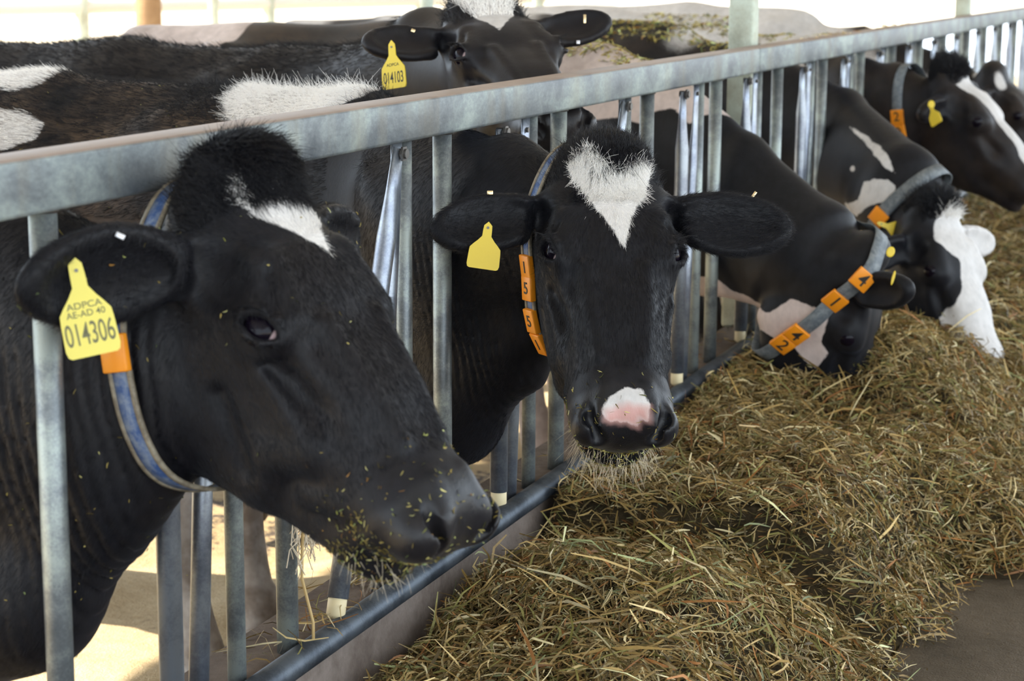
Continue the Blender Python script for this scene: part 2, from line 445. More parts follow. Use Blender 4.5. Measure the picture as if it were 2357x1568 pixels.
def head_ops(S, c):
    """head frame: u poll -> muzzle, v to the animal's left, w out of the forehead"""
    R, t, det = c['R'], c['t'], c.get('detail', 1)
    S.frame(R, t)
    for sgn in (1, -1):        # ears first so that they melt into the skull
        ear_ops(S, c, sgn)
    S.cap((.035, 0, -.075), (.17, 0, -.095), (.092, .066), (.108, .088), p=2.4, k=.04)
    S.cap((.17, 0, -.095), (.31, 0, -.085), (.104, .088), (.080, .072), p=2.5, k=.04)
    S.cap((.30, 0, -.080), (.455, 0, -.072), (.078, .066), (.064, .060), p=2.5, k=.04)
    S.ell((.0, c.get('pollv', 0), -.030), (.052, .070, .048), k=.04)          # poll
    S.cap((.09, 0, -.15), (.22, 0, -.195), (.080, .085), (.080, .085), k=.05)    # back of the jaw
    for q in (1, -1):
        S.cap((.18, q * .050, -.190), (.31, q * .046, -.165), (.050, .105), (.045, .086), k=.035)    # masseter
        S.cap((.27, q * .038, -.240), (.44, q * .028, -.155), (.034, .040), (.030, .034), k=.03)     # mandible
        S.cap((.135, q * .074, -.030), (.215, q * .080, -.030), .025, .022, k=.022)                  # brow
        S.ell(eye_frame(c, q)[0] + (-.006, -q * .0085, -.005), (.046, .033, .037), k=.018)
        S.cap((.25, q * .078, -.088), (.34, q * .062, -.100), .024, .017, k=.022)                    # facial crest
        S.ell((.110, q * .112, -.062), (.035, .014, .026), k=.03, mode='s')                          # temple hollow
        S.ell((.330, q * .084, -.066), (.065, .010, .014), k=.03, mode='s')                          # hollow beside the nose bridge
        S.cap((.35, q * .054, -.10), (.46, q * .050, -.098), (.024, .046), (.024, .042), k=.03)      # upper lip flank
    S.ell((.466, 0, -.076), (.062, .076, .058), k=.03)                       # muzzle pad
    S.cap((.36, 0, -.180), (.450, 0, -.160), (.044, .030), (.052, .028), k=.03)   # chin
    S.ell((.470, 0, -.158), (.046, .056, .028), k=.02)
    if det:
        for q in (1, -1):
            S.ell((.506, q * .052, -.056), (.030, .032, .036), k=.02)             # wing of the nostril
            S.cap((.474, q * .060, -.014), (.508, q * .056, -.032), .007, .011, k=.006, mode='s')
            S.cap((.508, q * .056, -.032), (.532, q * .042, -.054), .012, .009, k=.007, mode='s')
            ec, sl, pr, o = eye_frame(c, q)
            S.ell(ec + o * .026, (.0275, .0175, .020), axes=(sl, pr, o), k=.006, mode='s')
            for dz, rr in ((.0185, .0075), (-.0175, .0055)):                         # lids
                for u0, u1 in ((-.028, -.010), (-.010, .011), (.011, .029)):
                    h = lambda u: max(1 - (u / .030) ** 2, .01) ** .5
                    S.cap(*[ec + sl * u + o * (.0275 * (.72 + .28 * h(u))) + pr * dz * h(u) for u in (u0, u1)], rr * .75, rr * .75, k=.007)
        for q in (1, -1):
            S.cap((.228, q * .084, -.040), (.315, q * .060, -.052), .013, .007, k=.014)          # ridge running down from the eye
            S.cap((.235, q * .050, -.010), (.40, q * .036, -.020), .010, .008, k=.018)             # edge of the nose bridge
            S.cap((.150, q * .088, -.012), (.200, q * .104, -.022), .004, .005, k=.008, mode='s')  # crease over the lid
            S.cap((.240, q * .098, -.078), (.30, q * .082, -.072), .004, .005, k=.016, mode='s')
            S.cap((.380, q * .062, -.155), (.420, q * .068, -.115), .012, .009, k=.02)            # fold at the mouth corner
            S.cap((.310, q * .075, -.165), (.350, q * .076, -.115), .010, .008, k=.03)
            S.cap((.225, q * .104, -.160), (.31, q * .092, -.200), .006, .008, k=.02, mode='s')
            S.cap((.455, q * .030, -.020), (.500, q * .034, -.030), .010, .012, k=.014)            # rim inside the nostril
        S.cap((.425, -.06, -.130), (.50, -.052, -.127), (.004, .006), (.004, .006), L=(0, 0, 1), k=.008, mode='s')   # mouth line
        S.cap((.425, .06, -.130), (.50, .052, -.127), (.004, .006), (.004, .006), L=(0, 0, 1), k=.008, mode='s')
        S.cap((.50, -.052, -.127), (.522, 0, -.125), (.004, .007), (.004, .007), L=(0, 0, 1), k=.008, mode='s')
        S.cap((.50, .052, -.127), (.522, 0, -.125), (.004, .007), (.004, .007), L=(0, 0, 1), k=.008, mode='s')

def ear_frame(c, sgn):
    e = c.get('ears', {}).get(sgn, {})
    d = np.array(e.get('d', (.08, sgn * 1.0, -.05)), float); d /= np.linalg.norm(d)
    n = np.array(e.get('n', (.35, 0, .94)), float); n -= d * (n @ d); n /= np.linalg.norm(n)
    b = np.array(e.get('b', (.075, sgn * .075, -.075)), float)
    return b, d, n, np.cross(n, d), e.get('len', 1.0) * .87

def ear_ops(S, c, sgn):
    b, d, n, wd, s = ear_frame(c, sgn)
    th = 1.0 if c.get('detail', 1) else 1.5
    S.cap(b, b + d * .075 * s, .034, (.036, .024 * th), L=wd, k=.03)
    S.ell(b + d * .135 * s, (.092 * s, .056 * s, .021 * th), axes=(d, wd, n), k=.025)
    S.ell(b + d * .185 * s + wd * .004, (.055 * s, .036 * s, .015 * th), axes=(d, wd, n), k=.02)
    S.ell(b + d * .138 * s + n * .017 * th, (.076 * s, .042 * s, .019), axes=(d, wd, n), k=.012, mode='s')

def frame_uw(u, w):
    u = np.array(u, float); u /= np.linalg.norm(u); w = np.array(w, float); w -= u * (w @ u); w /= np.linalg.norm(w)
    return np.stack([u, np.cross(w, u), w], 1)

def cow_sdf(c):
    S = SDF(); R, t = np.array(c['R']), np.array(c['t']); hs = 1.0
    H = lambda *p: R @ np.array(p, float) + t
    S.frame(np.eye(3), np.zeros(3))
    N = c['neck']            # list of (point, lateral radius, dorsal radius)
    lat = np.array(c.get('lat', (0, 1, 0)), float)
    wt = np.array(c['withers'], float); back = np.array(c.get('back', (-1, 0, 0)), float); back /= np.linalg.norm(back)
    L = np.cross(back, (0, 0, 1)); z = np.array((0, 0, 1.))
    # barrel
    g = c.get('girth', 1.0)
    P = lambda s, dz, dl=0: wt + back * s + z * dz + L * dl
    S.cap(P(.08, -.31), P(.55, -.35), (.22 * g, .31), (.31 * g, .35), L=L, k=.08)
    S.cap(P(.55, -.35), P(1.05, -.33), (.31 * g, .35), (.29 * g, .31), L=L, k=.08)
    S.cap(P(1.05, -.30), P(1.42, -.25), (.27 * g, .28), (.19 * g, .22), L=L, k=.08)
    S.cap(P(.0, -.06), P(.5, -.045), (.045, .055), (.05, .05), L=L, k=.09)
    S.cap(P(.5, -.045), P(1.45, -.05), (.05, .05), (.05, .05), L=L, k=.09)
    S.ell(P(.10, -.28, .13), (.17, .10, .25), axes=(back, L, z), k=.07)
    S.ell(P(.10, -.28, -.13), (.17, .10, .25), axes=(back, L, z), k=.07)
    for q in (1, -1):
        S.ell(P(1.08, -.09, q * .19), (.07, .05, .06), axes=(back, L, z), k=.06)
        S.cap(P(.10, -.45, q * .14), P(.13, -.74, q * .13), .085, .055, k=.06)
        S.cap(P(.13, -.74, q * .13), P(.12, -1.02, q * .13), .052, .036, k=.03)
        S.cap(P(.12, -1.02, q * .13), P(.08, -1.19, q * .13), .040, .055, k=.03)
        S.cap(P(1.28, -.38, q * .13), P(1.36, -.70, q * .13), (.09, .15), (.05, .07), L=L, k=.06)
        S.cap(P(1.36, -.70, q * .13), P(1.32, -1.05, q * .13), .048, .036, k=.03)
        S.cap(P(1.32, -1.05, q * .13), P(1.27, -1.19, q * .13), .040, .055, k=.03)
    # neck
    pts = [(H(.095, 0, -.145), .080, .080)] + [(np.array(p, float), a, b) for p, a, b in N]
    for (p0, a0, b0), (p1, a1, b1) in zip(pts[:-1], pts[1:]):
        S.cap(p0, p1, (a0, b0), (a1, b1), L=lat, k=.05)
    for (p0, p1, r0, r1) in c.get('extra', []):
        S.cap(p0, p1, r0, r1, L=lat, k=.05)
    head_ops(S, c)
    for d in c.get('disp', []):
        S.frame(np.eye(3), np.zeros(3)); S.disp(*d)
    return S

def add_attr(o, V, N, c):
    """coat pattern as a vertex colour: polygons given in the head's own plane or on the flank / topline"""
    R, t = np.array(c['R']), np.array(c['t']); Lc = (V - t) @ R
    pat = np.zeros((len(V), 4), np.float32); pat[:, 3] = 1
    soft = .009
    head_zone = (np.abs(Lc[:, 1]) < .125) & (Lc[:, 0] > -.06) & (Lc[:, 0] < .57)
    for kind, poly, *opt in c.get('patches', []):
        val = opt[0] if opt else 1.0
        ch = 0
        if kind == 'face': P2 = Lc[:, :2]; ok = head_zone & (Lc[:, 2] > -.09)
        elif kind == 'muzzle': P2 = Lc[:, :2]; ok = head_zone & (Lc[:, 0] > .36) & (Lc[:, 2] > -.12)
        elif kind == 'pink': P2 = Lc[:, :2]; ok = head_zone & (Lc[:, 0] > .36) & (Lc[:, 2] > -.12); ch = 1
        elif kind == 'cheek': P2 = Lc[:, [0, 2]]; ok = head_zone & (Lc[:, 1] < 0)
        elif kind == 'side': P2 = V[:, [0, 2]]; ok = (N[:, 1] < .25) & ~head_zone if not c.get('sidehead') else N[:, 1] < .25
        elif kind == 'top': P2 = V[:, :2]; ok = N[:, 2] > .15
        elif kind == 'box': P2 = None
        elif kind == 'snout': P2 = np.stack([Lc[:, 1], Lc[:, 0] - Lc[:, 2]], 1); ok = head_zone & (Lc[:, 0] > .4)
        elif kind == 'snoutpink': P2 = np.stack([Lc[:, 1], Lc[:, 0] - Lc[:, 2]], 1); ok = head_zone & (Lc[:, 0] > .4); ch = 1
        if kind == 'ear':
            b, d_, n_, w_, s_ = ear_frame(c, poly); sd = (Lc - b) @ d_ - .05; ok = np.abs((Lc - b) @ w_) < .09
        elif kind == 'noise':
            xl, fr, th, sdn = poly; sd = (wob(V, fr, sdn) - th) * .04; ok = V[:, 0] < xl
        elif kind == 'box':
            lo, hi = poly; sd = np.minimum((V - np.array(lo)).min(1), (np.array(hi) - V).min(1)); ok = np.ones(len(V), bool)
        else: sd = poly_sd(P2 + .004 * np.stack([wob(V, 120, 1), wob(V, 120, 2)], 1), poly)
        mk = np.where(ok, np.clip(.5 + sd / soft * .5, 0, 1), 0)
        pat[:, ch] = np.maximum(pat[:, ch], mk) if val > 0 else pat[:, ch] * (1 - mk)
    pat[:, 1] *= c.get('pink', 1.0)
    dz = c.get('dirt', .25)
    pat[:, 3] = 1 - np.clip((Lc[:, 0] - .452 + .006 * wob(V, 60, 5)) / .012, 0, 1) * (Lc[:, 2] > -.112) * head_zone
    if 'dirtx' in c: dz = dz * np.clip((c['dirtx'] - V[:, 0]) / .15, 0, 1)
    pat[:, 2] = dz * (1 if 'dirtz' not in c else np.clip((c['dirtz'] - V[:, 2]) / .15, 0, 1))
    a = o.data.color_attributes.new('pat', 'FLOAT_COLOR', 'POINT'); a.data.foreach_set('color', pat.ravel())
    return pat

def hair(name, parent, P, D, length, mat, r=.00035, bend=None, seg=4, label=None):
    """strands as a curves object: roots P, unit directions D, per strand length, bend = end-direction offset"""
    n = len(P)
    cu = bpy.data.hair_curves.new(name); cu.add_curves([seg] * n)
    s = np.linspace(0, 1, seg)[None, :, None]
    L = np.asarray(length).reshape(-1, 1, 1)
    B = np.zeros((n, 3)) if bend is None else bend
    pts = P[:, None, :] + D[:, None, :] * (L * s) + B[:, None, :] * (L * s * s)
    cu.attributes['position'].data.foreach_set('vector', pts.astype(np.float32).ravel())
    ra = cu.attributes.get('radius') or cu.attributes.new('radius', 'FLOAT', 'POINT')
    rr = (np.asarray(r) * np.ones(n))[:, None] * (1 - .75 * s[0, :, 0])[None, :]
    ra.data.foreach_set('value', rr.astype(np.float32).ravel())
    cu.materials.append(mat)
    o = bpy.data.objects.new(name, cu); COL.objects.link(o); o.parent = parent
    o['kind'] = 'stuff'
    if label: o['label'] = label
    return o

def build_cow(c):
    S = cow_sdf(c); g = c['grid']
    gx = lines(g['lo'][0], g['hi'][0], g['flo'][0], g['fhi'][0], g['h'], g['hc'])
    gy = lines(g['lo'][1], g['hi'][1], g['flo'][1], g['fhi'][1], g['h'], g['hc'])
    gz = lines(g['lo'][2], g['hi'][2], g['flo'][2], g['fhi'][2], g['h'], g['hc'])
    V, Q = S.mesh(gx, gy, gz)
    N = normals(V, Q)
    o = np_mesh('cow', V, Q, M[c.get('coat', 'coat')])
    tag(o, c['label'], 'cow')
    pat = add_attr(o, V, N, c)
    R, t = np.array(c['R']), np.array(c['t'])
    Hm = Matrix([[*map(float, R[i]), float(t[i])] for i in range(3)] + [[0, 0, 0, 1]])
    # eyes
    for q in (1, -1):
        if q not in c.get('eyes', (1, -1)): continue
        ec, sl, pr, oo = eye_frame(c, q)
        ev, ef = uv_sphere(.0265, 28, 20)
        ey = mesh_obj('eye', ev, ef, M['eye'], o, True)
        yy = np.cross(oo, sl)
        ey.matrix_local = Hm @ mat_from(sl, yy, oo, ec)
    return dict(S=S, o=o, V=V, Q=Q, N=N, pat=pat, R=R, t=t, Hm=Hm, c=c)

def uv_sphere(r, n=16, m=10):
    V = [(0, 0, r)]; F = []
    for i in range(1, m):
        a = math.pi * i / m
        for j in range(n):
            b = 2 * math.pi * j / n; V.append((r * math.sin(a) * math.cos(b), r * math.sin(a) * math.sin(b), r * math.cos(a)))
    V.append((0, 0, -r))
    for j in range(n): F.append((0, 1 + j, 1 + (j + 1) % n))
    for i in range(m - 2):
        for j in range(n): F.append((1+i*n+j, 1+(i+1)*n+j, 1+(i+1)*n+(j+1) % n, 1+i*n+(j+1) % n))
    l = len(V) - 1
    for j in range(n): F.append((l, 1+(m-2)*n+(j+1) % n, 1+(m-2)*n+j))
    return V, F

def sample(cw, n, mask, seed=1):
    """random surface points: mask(face centre, local head coords) -> bool"""
    V, Q, N = cw['V'], cw['Q'], cw['N']; r = np.random.default_rng(seed)
    ctr = V[Q].mean(1); ok = mask(ctr, (ctr - cw['t']) @ cw['R'], N[Q].mean(1)); F = Q[ok]
    ar = np.linalg.norm(np.cross(V[F[:, 2]] - V[F[:, 0]], V[F[:, 3]] - V[F[:, 1]]), axis=1)
    if len(F) == 0: return np.zeros((0, 3)), np.zeros((0, 3)), np.zeros(0), np.zeros((0, 3))
    k = r.choice(len(F), n, p=ar / ar.sum()); f = F[k]
    a = r.random((n, 1)); b = r.random((n, 1))
    w = [(1 - a) * (1 - b), a * (1 - b), a * b, (1 - a) * b]
    P = sum(w[i] * V[f[:, i]] for i in range(4)); Nn = sum(w[i] * N[f[:, i]] for i in range(4))
    Nn /= np.linalg.norm(Nn, axis=1, keepdims=True)
    pt = sum(w[i][:, 0] * cw['pat'][f[:, i], 0] for i in range(4))
    return P, Nn, pt, (P - cw['t']) @ cw['R']

def comb(N, flow, lift, jit, r):
    """hair direction: flow projected on the surface, lifted off it"""
    T = flow - N * (flow * N).sum(1, keepdims=True); T /= np.linalg.norm(T, axis=1, keepdims=True) + 1e-9
    D = T + N * lift + r.normal(size=N.shape) * jit
    return D / np.linalg.norm(D, axis=1, keepdims=True)

def fur(cw, name, n, mask, flowfn, length, lift=.35, jit=.18, r=.0003, seed=3, bendk=0.0, droop=0.0, split=True, mats=('hair_black', 'hair_white'), seg=4):
    P, N, pt, Lc = sample(cw, n, mask, seed); rr = np.random.default_rng(seed + 50)
    if len(P) == 0: return
    D = comb(N, flowfn(P, Lc, N), lift, jit, rr)
    ln = length * rr.uniform(.6, 1.25, len(P))
    B = rr.normal(size=P.shape) * bendk; B[:, 2] -= droop
    white = (pt + rr.normal(size=len(P)) * .12) > .5
    inv = cw['o'].matrix_world
    for w, mt, nm in ((False, mats[0], name), (True, mats[1], 'white_' + name)):
        s = white == w if split else (np.ones(len(P), bool) if not w else np.zeros(len(P), bool))
        if s.sum() > 10: hair(nm, cw['o'], P[s], D[s], ln[s], M[mt], r, B[s], seg)

# ---------------------------------------------------------------- collars, tags, lettering
def text_obj(body, size, mat, parent, mtx, name='digit', ext=.0004, sx=1.0):
    cu = bpy.data.curves.new(name, 'FONT'); cu.body = body; cu.size = size; cu.extrude = ext; cu.align_x = 'CENTER'; cu.align_y = 'CENTER'
    cu.offset = size * .006
    tmp = bpy.data.objects.new(name, cu); me = bpy.data.meshes.new_from_object(tmp); bpy.data.objects.remove(tmp); bpy.data.curves.remove(cu)
    me.name = name; me.materials.clear(); me.materials.append(mat); o = bpy.data.objects.new(name, me); COL.objects.link(o); o.parent = parent
    sc = Matrix.Diagonal((sx, 1, 1, 1)); o.matrix_local = mtx @ sc; return o

def mat_from(x, y, z, t):
    return Matrix([[float(x[i]), float(y[i]), float(z[i]), float(t[i])] for i in range(3)] + [[0, 0, 0, 1]])

def collar(cw, centre, axis, label, width=.034, strap='strap_blue', blocks=(), start=(0, 0, 1), gap=.004, droop=0.0, edge=True, n=96, name='neck_collar', rmax=.4):
    """strap laid round the neck in the plane through centre; blocks = (angle degrees, text, facing flip)"""
    S = cw['S']; c = np.array(centre, float); ax = np.array(axis, float); ax /= np.linalg.norm(ax)
    e1 = np.array(start, float); e1 -= ax * (e1 @ ax); e1 /= np.linalg.norm(e1); e2 = np.cross(ax, e1)
    ang = np.linspace(0, 2 * np.pi, n, endpoint=False); dirs = np.cos(ang)[:, None] * e1 + np.sin(ang)[:, None] * e2
    def hit(off):
        rs = np.full(n, np.nan); prev = None
        for r in np.arange(.03, rmax, .003):
            d = S.at(c + ax * off + dirs * r)
            new = (d > 0) & np.isnan(rs); rs[new] = r
        rs[np.isnan(rs)] = np.nanmean(rs)
        return rs
    ra = np.max([hit(o) for o in (-width / 2, 0, width / 2)], 0)
    for _ in range(4): ra = np.maximum((np.roll(ra, 1) + np.roll(ra, -1) + 2 * ra) / 4, ra * .985)
    for _ in range(4): ra = (np.roll(ra, 1) + np.roll(ra, -1) + 2 * ra) / 4
    ra = ra + gap + droop * np.clip(-dirs[:, 2], 0, 1)
    root = bpy.data.objects.new(name, None); COL.objects.link(root); tag(root, label, 'collar')
    root.location = c; inv = Matrix.Translation(-Vector(c))
    def band(nm, r0, r1, w0, w1, mat):
        V = []; F = []
        for i in range(n):
            for r, w in ((r0, w0), (r1, w0), (r1, w1), (r0, w1)): V.append(c + dirs[i] * (ra[i] + r) + ax * w - c)
        for i in range(n):
            j = (i + 1) % n
            for k in range(4): F.append((i*4+k, i*4+(k+1) % 4, j*4+(k+1) % 4, j*4+k))
        return mesh_obj(nm, V, F, mat, root, True)
    band('strap', 0, .0035, -width / 2, width / 2, M[strap])
    if edge:
        for q in (1, -1): band('stitched_edge', -.0004, .0052, q * width / 2 - .0028, q * width / 2 + .0028, M['strap_edge'])
    for (deg, txt, bl, flip) in blocks:
        k = (deg / 360 * n) % n; i = int(k) % n; f = k - int(k)
        rr = ra[i] * (1 - f) + ra[(i + 1) % n] * f; a = math.radians(deg)
        d = math.cos(a) * e1 + math.sin(a) * e2
        j0, j1 = (i - 2) % n, (i + 2) % n
        tg = (dirs[j1] * ra[j1] - dirs[j0] * ra[j0]); tg /= np.linalg.norm(tg); nn = np.cross(tg, ax); 
        if nn @ d < 0: nn = -nn
        p = d * (rr + .005)
        lt, th, wd = bl, .011, width * 1.28
        mb = MB(); mb.box((-wd/2, -lt/2, -th/2), (wd/2, lt/2, th/2))
        o = mb.build('number_block', M['orange'], root); bevel(o, .0022, 2)
        Y = -tg * flip; Z = nn; X = np.cross(Y, Z)
        o.matrix_local = mat_from(X, Y, Z, p)
        if txt: text_obj(txt, wd * .95, M['ink'], o, Matrix.Translation((0, 0, th / 2 + .0003)))
    return root

def ear_tag(cw, P, xd, nrm, w, h, texts, mat='tagyellow', ink='ink', name='ear_tag', neck=.36):
    """tag hanging from P: xd across, nrm outward, y up"""
    P = np.array(P, float); nrm = np.array(nrm, float); nrm /= np.linalg.norm(nrm)
    xd = np.array(xd, float); xd -= nrm * (xd @ nrm); xd /= np.linalg.norm(xd); yd = np.cross(nrm, xd)
    hw = w / 2; nk = neck * h; nw = w * .14
    pr = [(-nw, .0), (-nw * .9, .012 * h / .1), (0, .022 * h / .1), (nw * .9, .012 * h / .1), (nw, .0)]
    rs = [(nw * 1.05, -nk * .45), (nw * 1.9, -nk * .78), (hw * .75, -nk * 1.02), (hw * .97, -nk * 1.3), (hw, -nk * 1.6), (hw * 1.03, -h * .9), (hw * .97, -h * .975), (hw * .85, -h)]
    prof = pr + rs + [(-x, y) for x, y in rs[::-1]]
    n = len(prof); th = .0016
    V = [(x, y, th) for x, y in prof] + [(x, y, -th) for x, y in prof]
    F = [tuple(range(n - 1, -1, -1)), tuple(range(n, 2 * n))] + [(i, (i + 1) % n, n + (i + 1) % n, n + i) for i in range(n)]
    o = mesh_obj(name, V, F, M[mat], cw['o'])
    mt = mat_from(xd, yd, nrm, P); o.matrix_local = mt
    b = MB(); b.tube([(0, .004, 0), (0, .004, th + .0012)], .0022, 10); b.build('pin', M['bolt'], o)
    for txt, y, s, sx in texts:
        text_obj(txt, s, M[ink], o, Matrix.Translation((0, y, th + .0002)), 'printed_text', .0001, sx)
    return o
# ---------------------------------------------------------------- large structure
RAIL_Z = .97; CURB_Z = .235; PEN_Z = -.25
def struct(name, o): o['kind'] = 'structure'; return o

# alley floor: two poured slabs with a recessed joint between them
def slab(name, x0, x1, y0, y1, nx, ny, mat, z=0.0, amp=.004, seed=0):
    xs = np.linspace(x0, x1, nx); ys = np.linspace(y0, y1, ny)
    X, Y = np.meshgrid(xs, ys, indexing='ij'); P = np.stack([X, Y, 0 * X], -1).reshape(-1, 3)
    Z = z + amp * (wob(P, 2.5, seed) + .5 * wob(P, 11, seed + 1)); P[:, 2] = Z
    i, j = np.meshgrid(np.arange(nx - 1), np.arange(ny - 1), indexing='ij'); a = (i * ny + j).ravel()
    F = np.stack([a, a + ny, a + ny + 1, a + 1], 1)
    return np_mesh(name, P, F, mat)
bed = slab('floor', .05, 4.5, -7, 26, 3, 3, M['floor'], -.012, 0); struct('floor', bed)
s1 = slab('slab', .06, .735, -7, 26, 12, 300, M['floor'], 0, .003, 3); s1.parent = bed
s2 = slab('slab', .743, 4.5, -7, 26, 60, 400, M['floor'], .001, .004, 5); s2.parent = bed
pen = slab('pen_floor', -6.0, .0, -7, 26, 120, 300, M['pen'], PEN_Z, .03, 8); struct('', pen)
yard = slab('yard_ground', -90, -6.0, -60, 120, 40, 60, M['sand'], PEN_Z - .03, .05, 9); struct('', yard)
yard2 = slab('road_ground', 4.5, 60, -60, 120, 20, 40, M['sand'], -.03, .03, 10); struct('', yard2)

# concrete curb under the fence
cs = [(-.11, PEN_Z), (-.11, CURB_Z - .012), (-.098, CURB_Z), (.012, CURB_Z), (.028, CURB_Z - .008), (.036, CURB_Z - .03), (.046, .10), (.062, .0), (.062, -.02)]
V = []; F = []
ys = np.linspace(-7, 26, 441)
for iy, y in enumerate(ys):
    for k, (x, z) in enumerate(cs):
        a = .0035 * math.sin(y * 3.1 + k) + .002 * math.sin(y * 13 + 2 * k)
        V.append((x + a * (k > 2), y, z + .4 * a))
n = len(cs)
for i in range(len(ys) - 1):
    for k in range(n - 1): F.append((i*n+k, (i+1)*n+k, (i+1)*n+k+1, i*n+k+1))
curb = mesh_obj('concrete_curb', V, F, M['curb'], None, True); struct('', curb)

# shed roof over fence, alley and pen: sheets on purlins, open at the eaves
roof = MB()
for (x0, z0, x1, z1) in ((-5.0, 3.6, 2.5, 5.0), (2.5, 5.0, 6.0, 4.3)):
    roof.add([(x0, -12, z0), (x1, -12, z1), (x1, 30, z1), (x0, 30, z0), (x0, -12, z0 + .04), (x1, -12, z1 + .04), (x1, 30, z1 + .04), (x0, 30, z0 + .04)],
             [(0, 1, 2, 3), (7, 6, 5, 4), (0, 4, 5, 1), (1, 5, 6, 2), (2, 6, 7, 3), (3, 7, 4, 0)])
rf = roof.build('roof', M['roof']); struct('', rf)


# ---------------------------------------------------------------- feed fence
def arc(a, b, n): return [a + (b - a) * i / (n - 1) for i in range(n)]
POSTS = [-2.38, -1.785, -1.19, -.595, .005, .603, 1.203, 1.80, 2.472, 3.073, 3.68, 4.28, 4.88, 5.48, 6.15, 6.75, 7.35, 7.95, 8.55, 9.22, 9.82, 10.42]
fence = bpy.data.objects.new('feed_fence', None); COL.objects.link(fence); fence.location = (0, 0, CURB_Z)
tag(fence, 'galvanized headlock feed fence with a square top rail running along the curb', 'fence')
def fb(mb, name, mat, smooth=True):
    o = mb.build(name, mat, fence, smooth); o.location = (0, 0, -CURB_Z); return o
for y0, y1 in ((-4.0, 2.128), (2.134, 5.815), (5.82, 11.2)):      # rail sections butt together
    mb = MB(); mb.box((-.032, y0, RAIL_Z), (.032, y1, RAIL_Z + .066)); o = fb(mb, 'top_rail', M['rail']); bevel(o, .006, 3)
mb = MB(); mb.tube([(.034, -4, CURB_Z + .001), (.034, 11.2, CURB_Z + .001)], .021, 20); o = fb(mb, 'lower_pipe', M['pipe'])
for i, y in enumerate(POSTS):
    mb = MB(); mb.tube([(0, y, CURB_Z - .005), (0, y, CURB_Z + .3), (0, y, RAIL_Z)], .0165, 20); o = fb(mb, 'post', M['post'])
    mb = MB(); mb.tube([(0, y, RAIL_Z - .004), (0, y, RAIL_Z + .001)], .0195, 16); w = mb.build('weld_bead', M['bolt'], o, True)
    if i == len(POSTS) - 1: continue
    pit = .5975
    # fixed tube and slanting tube, joined by a flattened plate under the rail
    mb = MB(); mb.tube([(0, y + .437, CURB_Z - .005), (0, y + .437, .6), (0, y + .437, RAIL_Z)], .0135, 16); fb(mb, 'stall_bar', M['post'])
    mb = MB(); ax = (1, 0, 0)
    mb.tube([(.004, y + .318, CURB_Z - .005), (.004, y + .345, .55), (.004, y + .375, .78), (.004, y + .392, .86), (.004, y + .398, .92), (.004, y + .400, RAIL_Z)],
            .014, 16, squash=(ax, [1, 1, .9, .45, .3, .3], [1, 1, 1.05, 1.3, 1.45, 1.45])); o = fb(mb, 'slanted_bar', M['yoke'])
    mb = MB(); mb.tube([(.006, y + .392, .944), (.013, y + .392, .944)], .005, 10); mb.build('bolt', M['bolt'], o)
    # swinging neck bar with an ivory rubber foot; every other one hangs open
    opened = (i % 2 == 1)
    yt = y + (.375 if opened else .232); yb = y + (.135 if opened else .228)
    if i >= 7: yt = yb = y + .245
    zb = CURB_Z + .045
    P = [np.array((.018, yb + (yt - yb) * s, zb + (RAIL_Z - .012 - zb) * s)) for s in (0, .5, .8, .9, 1)]
    mb = MB(); mb.tube(P, .0165, 18, squash=(ax, [1, 1, .95, .5, .3], [1, 1, 1, 1.2, 1.1])); o = fb(mb, 'swing_bar', M['yoke'])
    d = P[0] - P[1]; d /= np.linalg.norm(d)
    mb = MB(); mb.tube([P[0] - d * .01, P[0] + d * .026, P[0] + d * .032], [.0150, .0150, .011], 16); mb.build('rubber_foot', M['tip'], o, True)
    mb = MB(); mb.tube([(.010, yt, RAIL_Z - .018), (.034, yt, RAIL_Z - .018)], .008, 12); mb.tube([(.026, yt, RAIL_Z - .018), (.030, yt, RAIL_Z - .018)], .013, 6)
    mb.build('pivot_bolt', M['bolt'], o, False)
# square roof posts behind the rail
for y, lab in ((2.36, 'pale square steel roof post rising behind the top rail, nearer one'), (6.55, 'pale square steel roof post rising behind the top rail, farther one')):
    mb = MB(); mb.box((-.110, y - .034, CURB_Z), (-.038, y + .034, 3.9)); o = mb.build('roof_post', M['sqpost'])
    bevel(o, .008, 3); tag(o, lab, 'post', 'square roof posts')
# ---------------------------------------------------------------- the cows
def turn(R, a):
    R = np.array(R); v, w = R[:, 1].copy(), R[:, 2].copy(); R[:, 2] = w * math.cos(a) + v * math.sin(a); R[:, 1] = v * math.cos(a) - w * math.sin(a); return R
def wrinkle(x0, x1, y0, y1, z0, z1, amp, per, slope=0.0, seed=0):
    """vertical skin folds round a neck, fading out at the ends"""
    def fn(x, y, z):
        ph = (x + slope * (z - z0)) * np.float32(2 * np.pi / per) + 1.3 * np.sin(z * 9 + seed) + .9 * np.sin(z * 23 + x * 30 + seed * 2) + .6 * np.sin(z * 51 + x * 50)
        fx = np.clip((x - x0) / .05, 0, 1) * np.clip((x1 - x) / .05, 0, 1); fz = np.clip((z - z0) / .08, 0, 1) * np.clip((z1 - z) / .1, 0, 1)
        am = .65 + .35 * np.sin(x * 31 + z * 14 + seed)
        return (np.float32(amp) * am * (np.abs(np.sin(ph * .5)) ** .7 - .6) * fx * fz * -1).astype(np.float32)
    return (fn, (x0, y0, z0), (x1, y1, z1))

COWS = {}
def add(key, **c):
    COWS[key] = build_cow(c); return COWS[key]

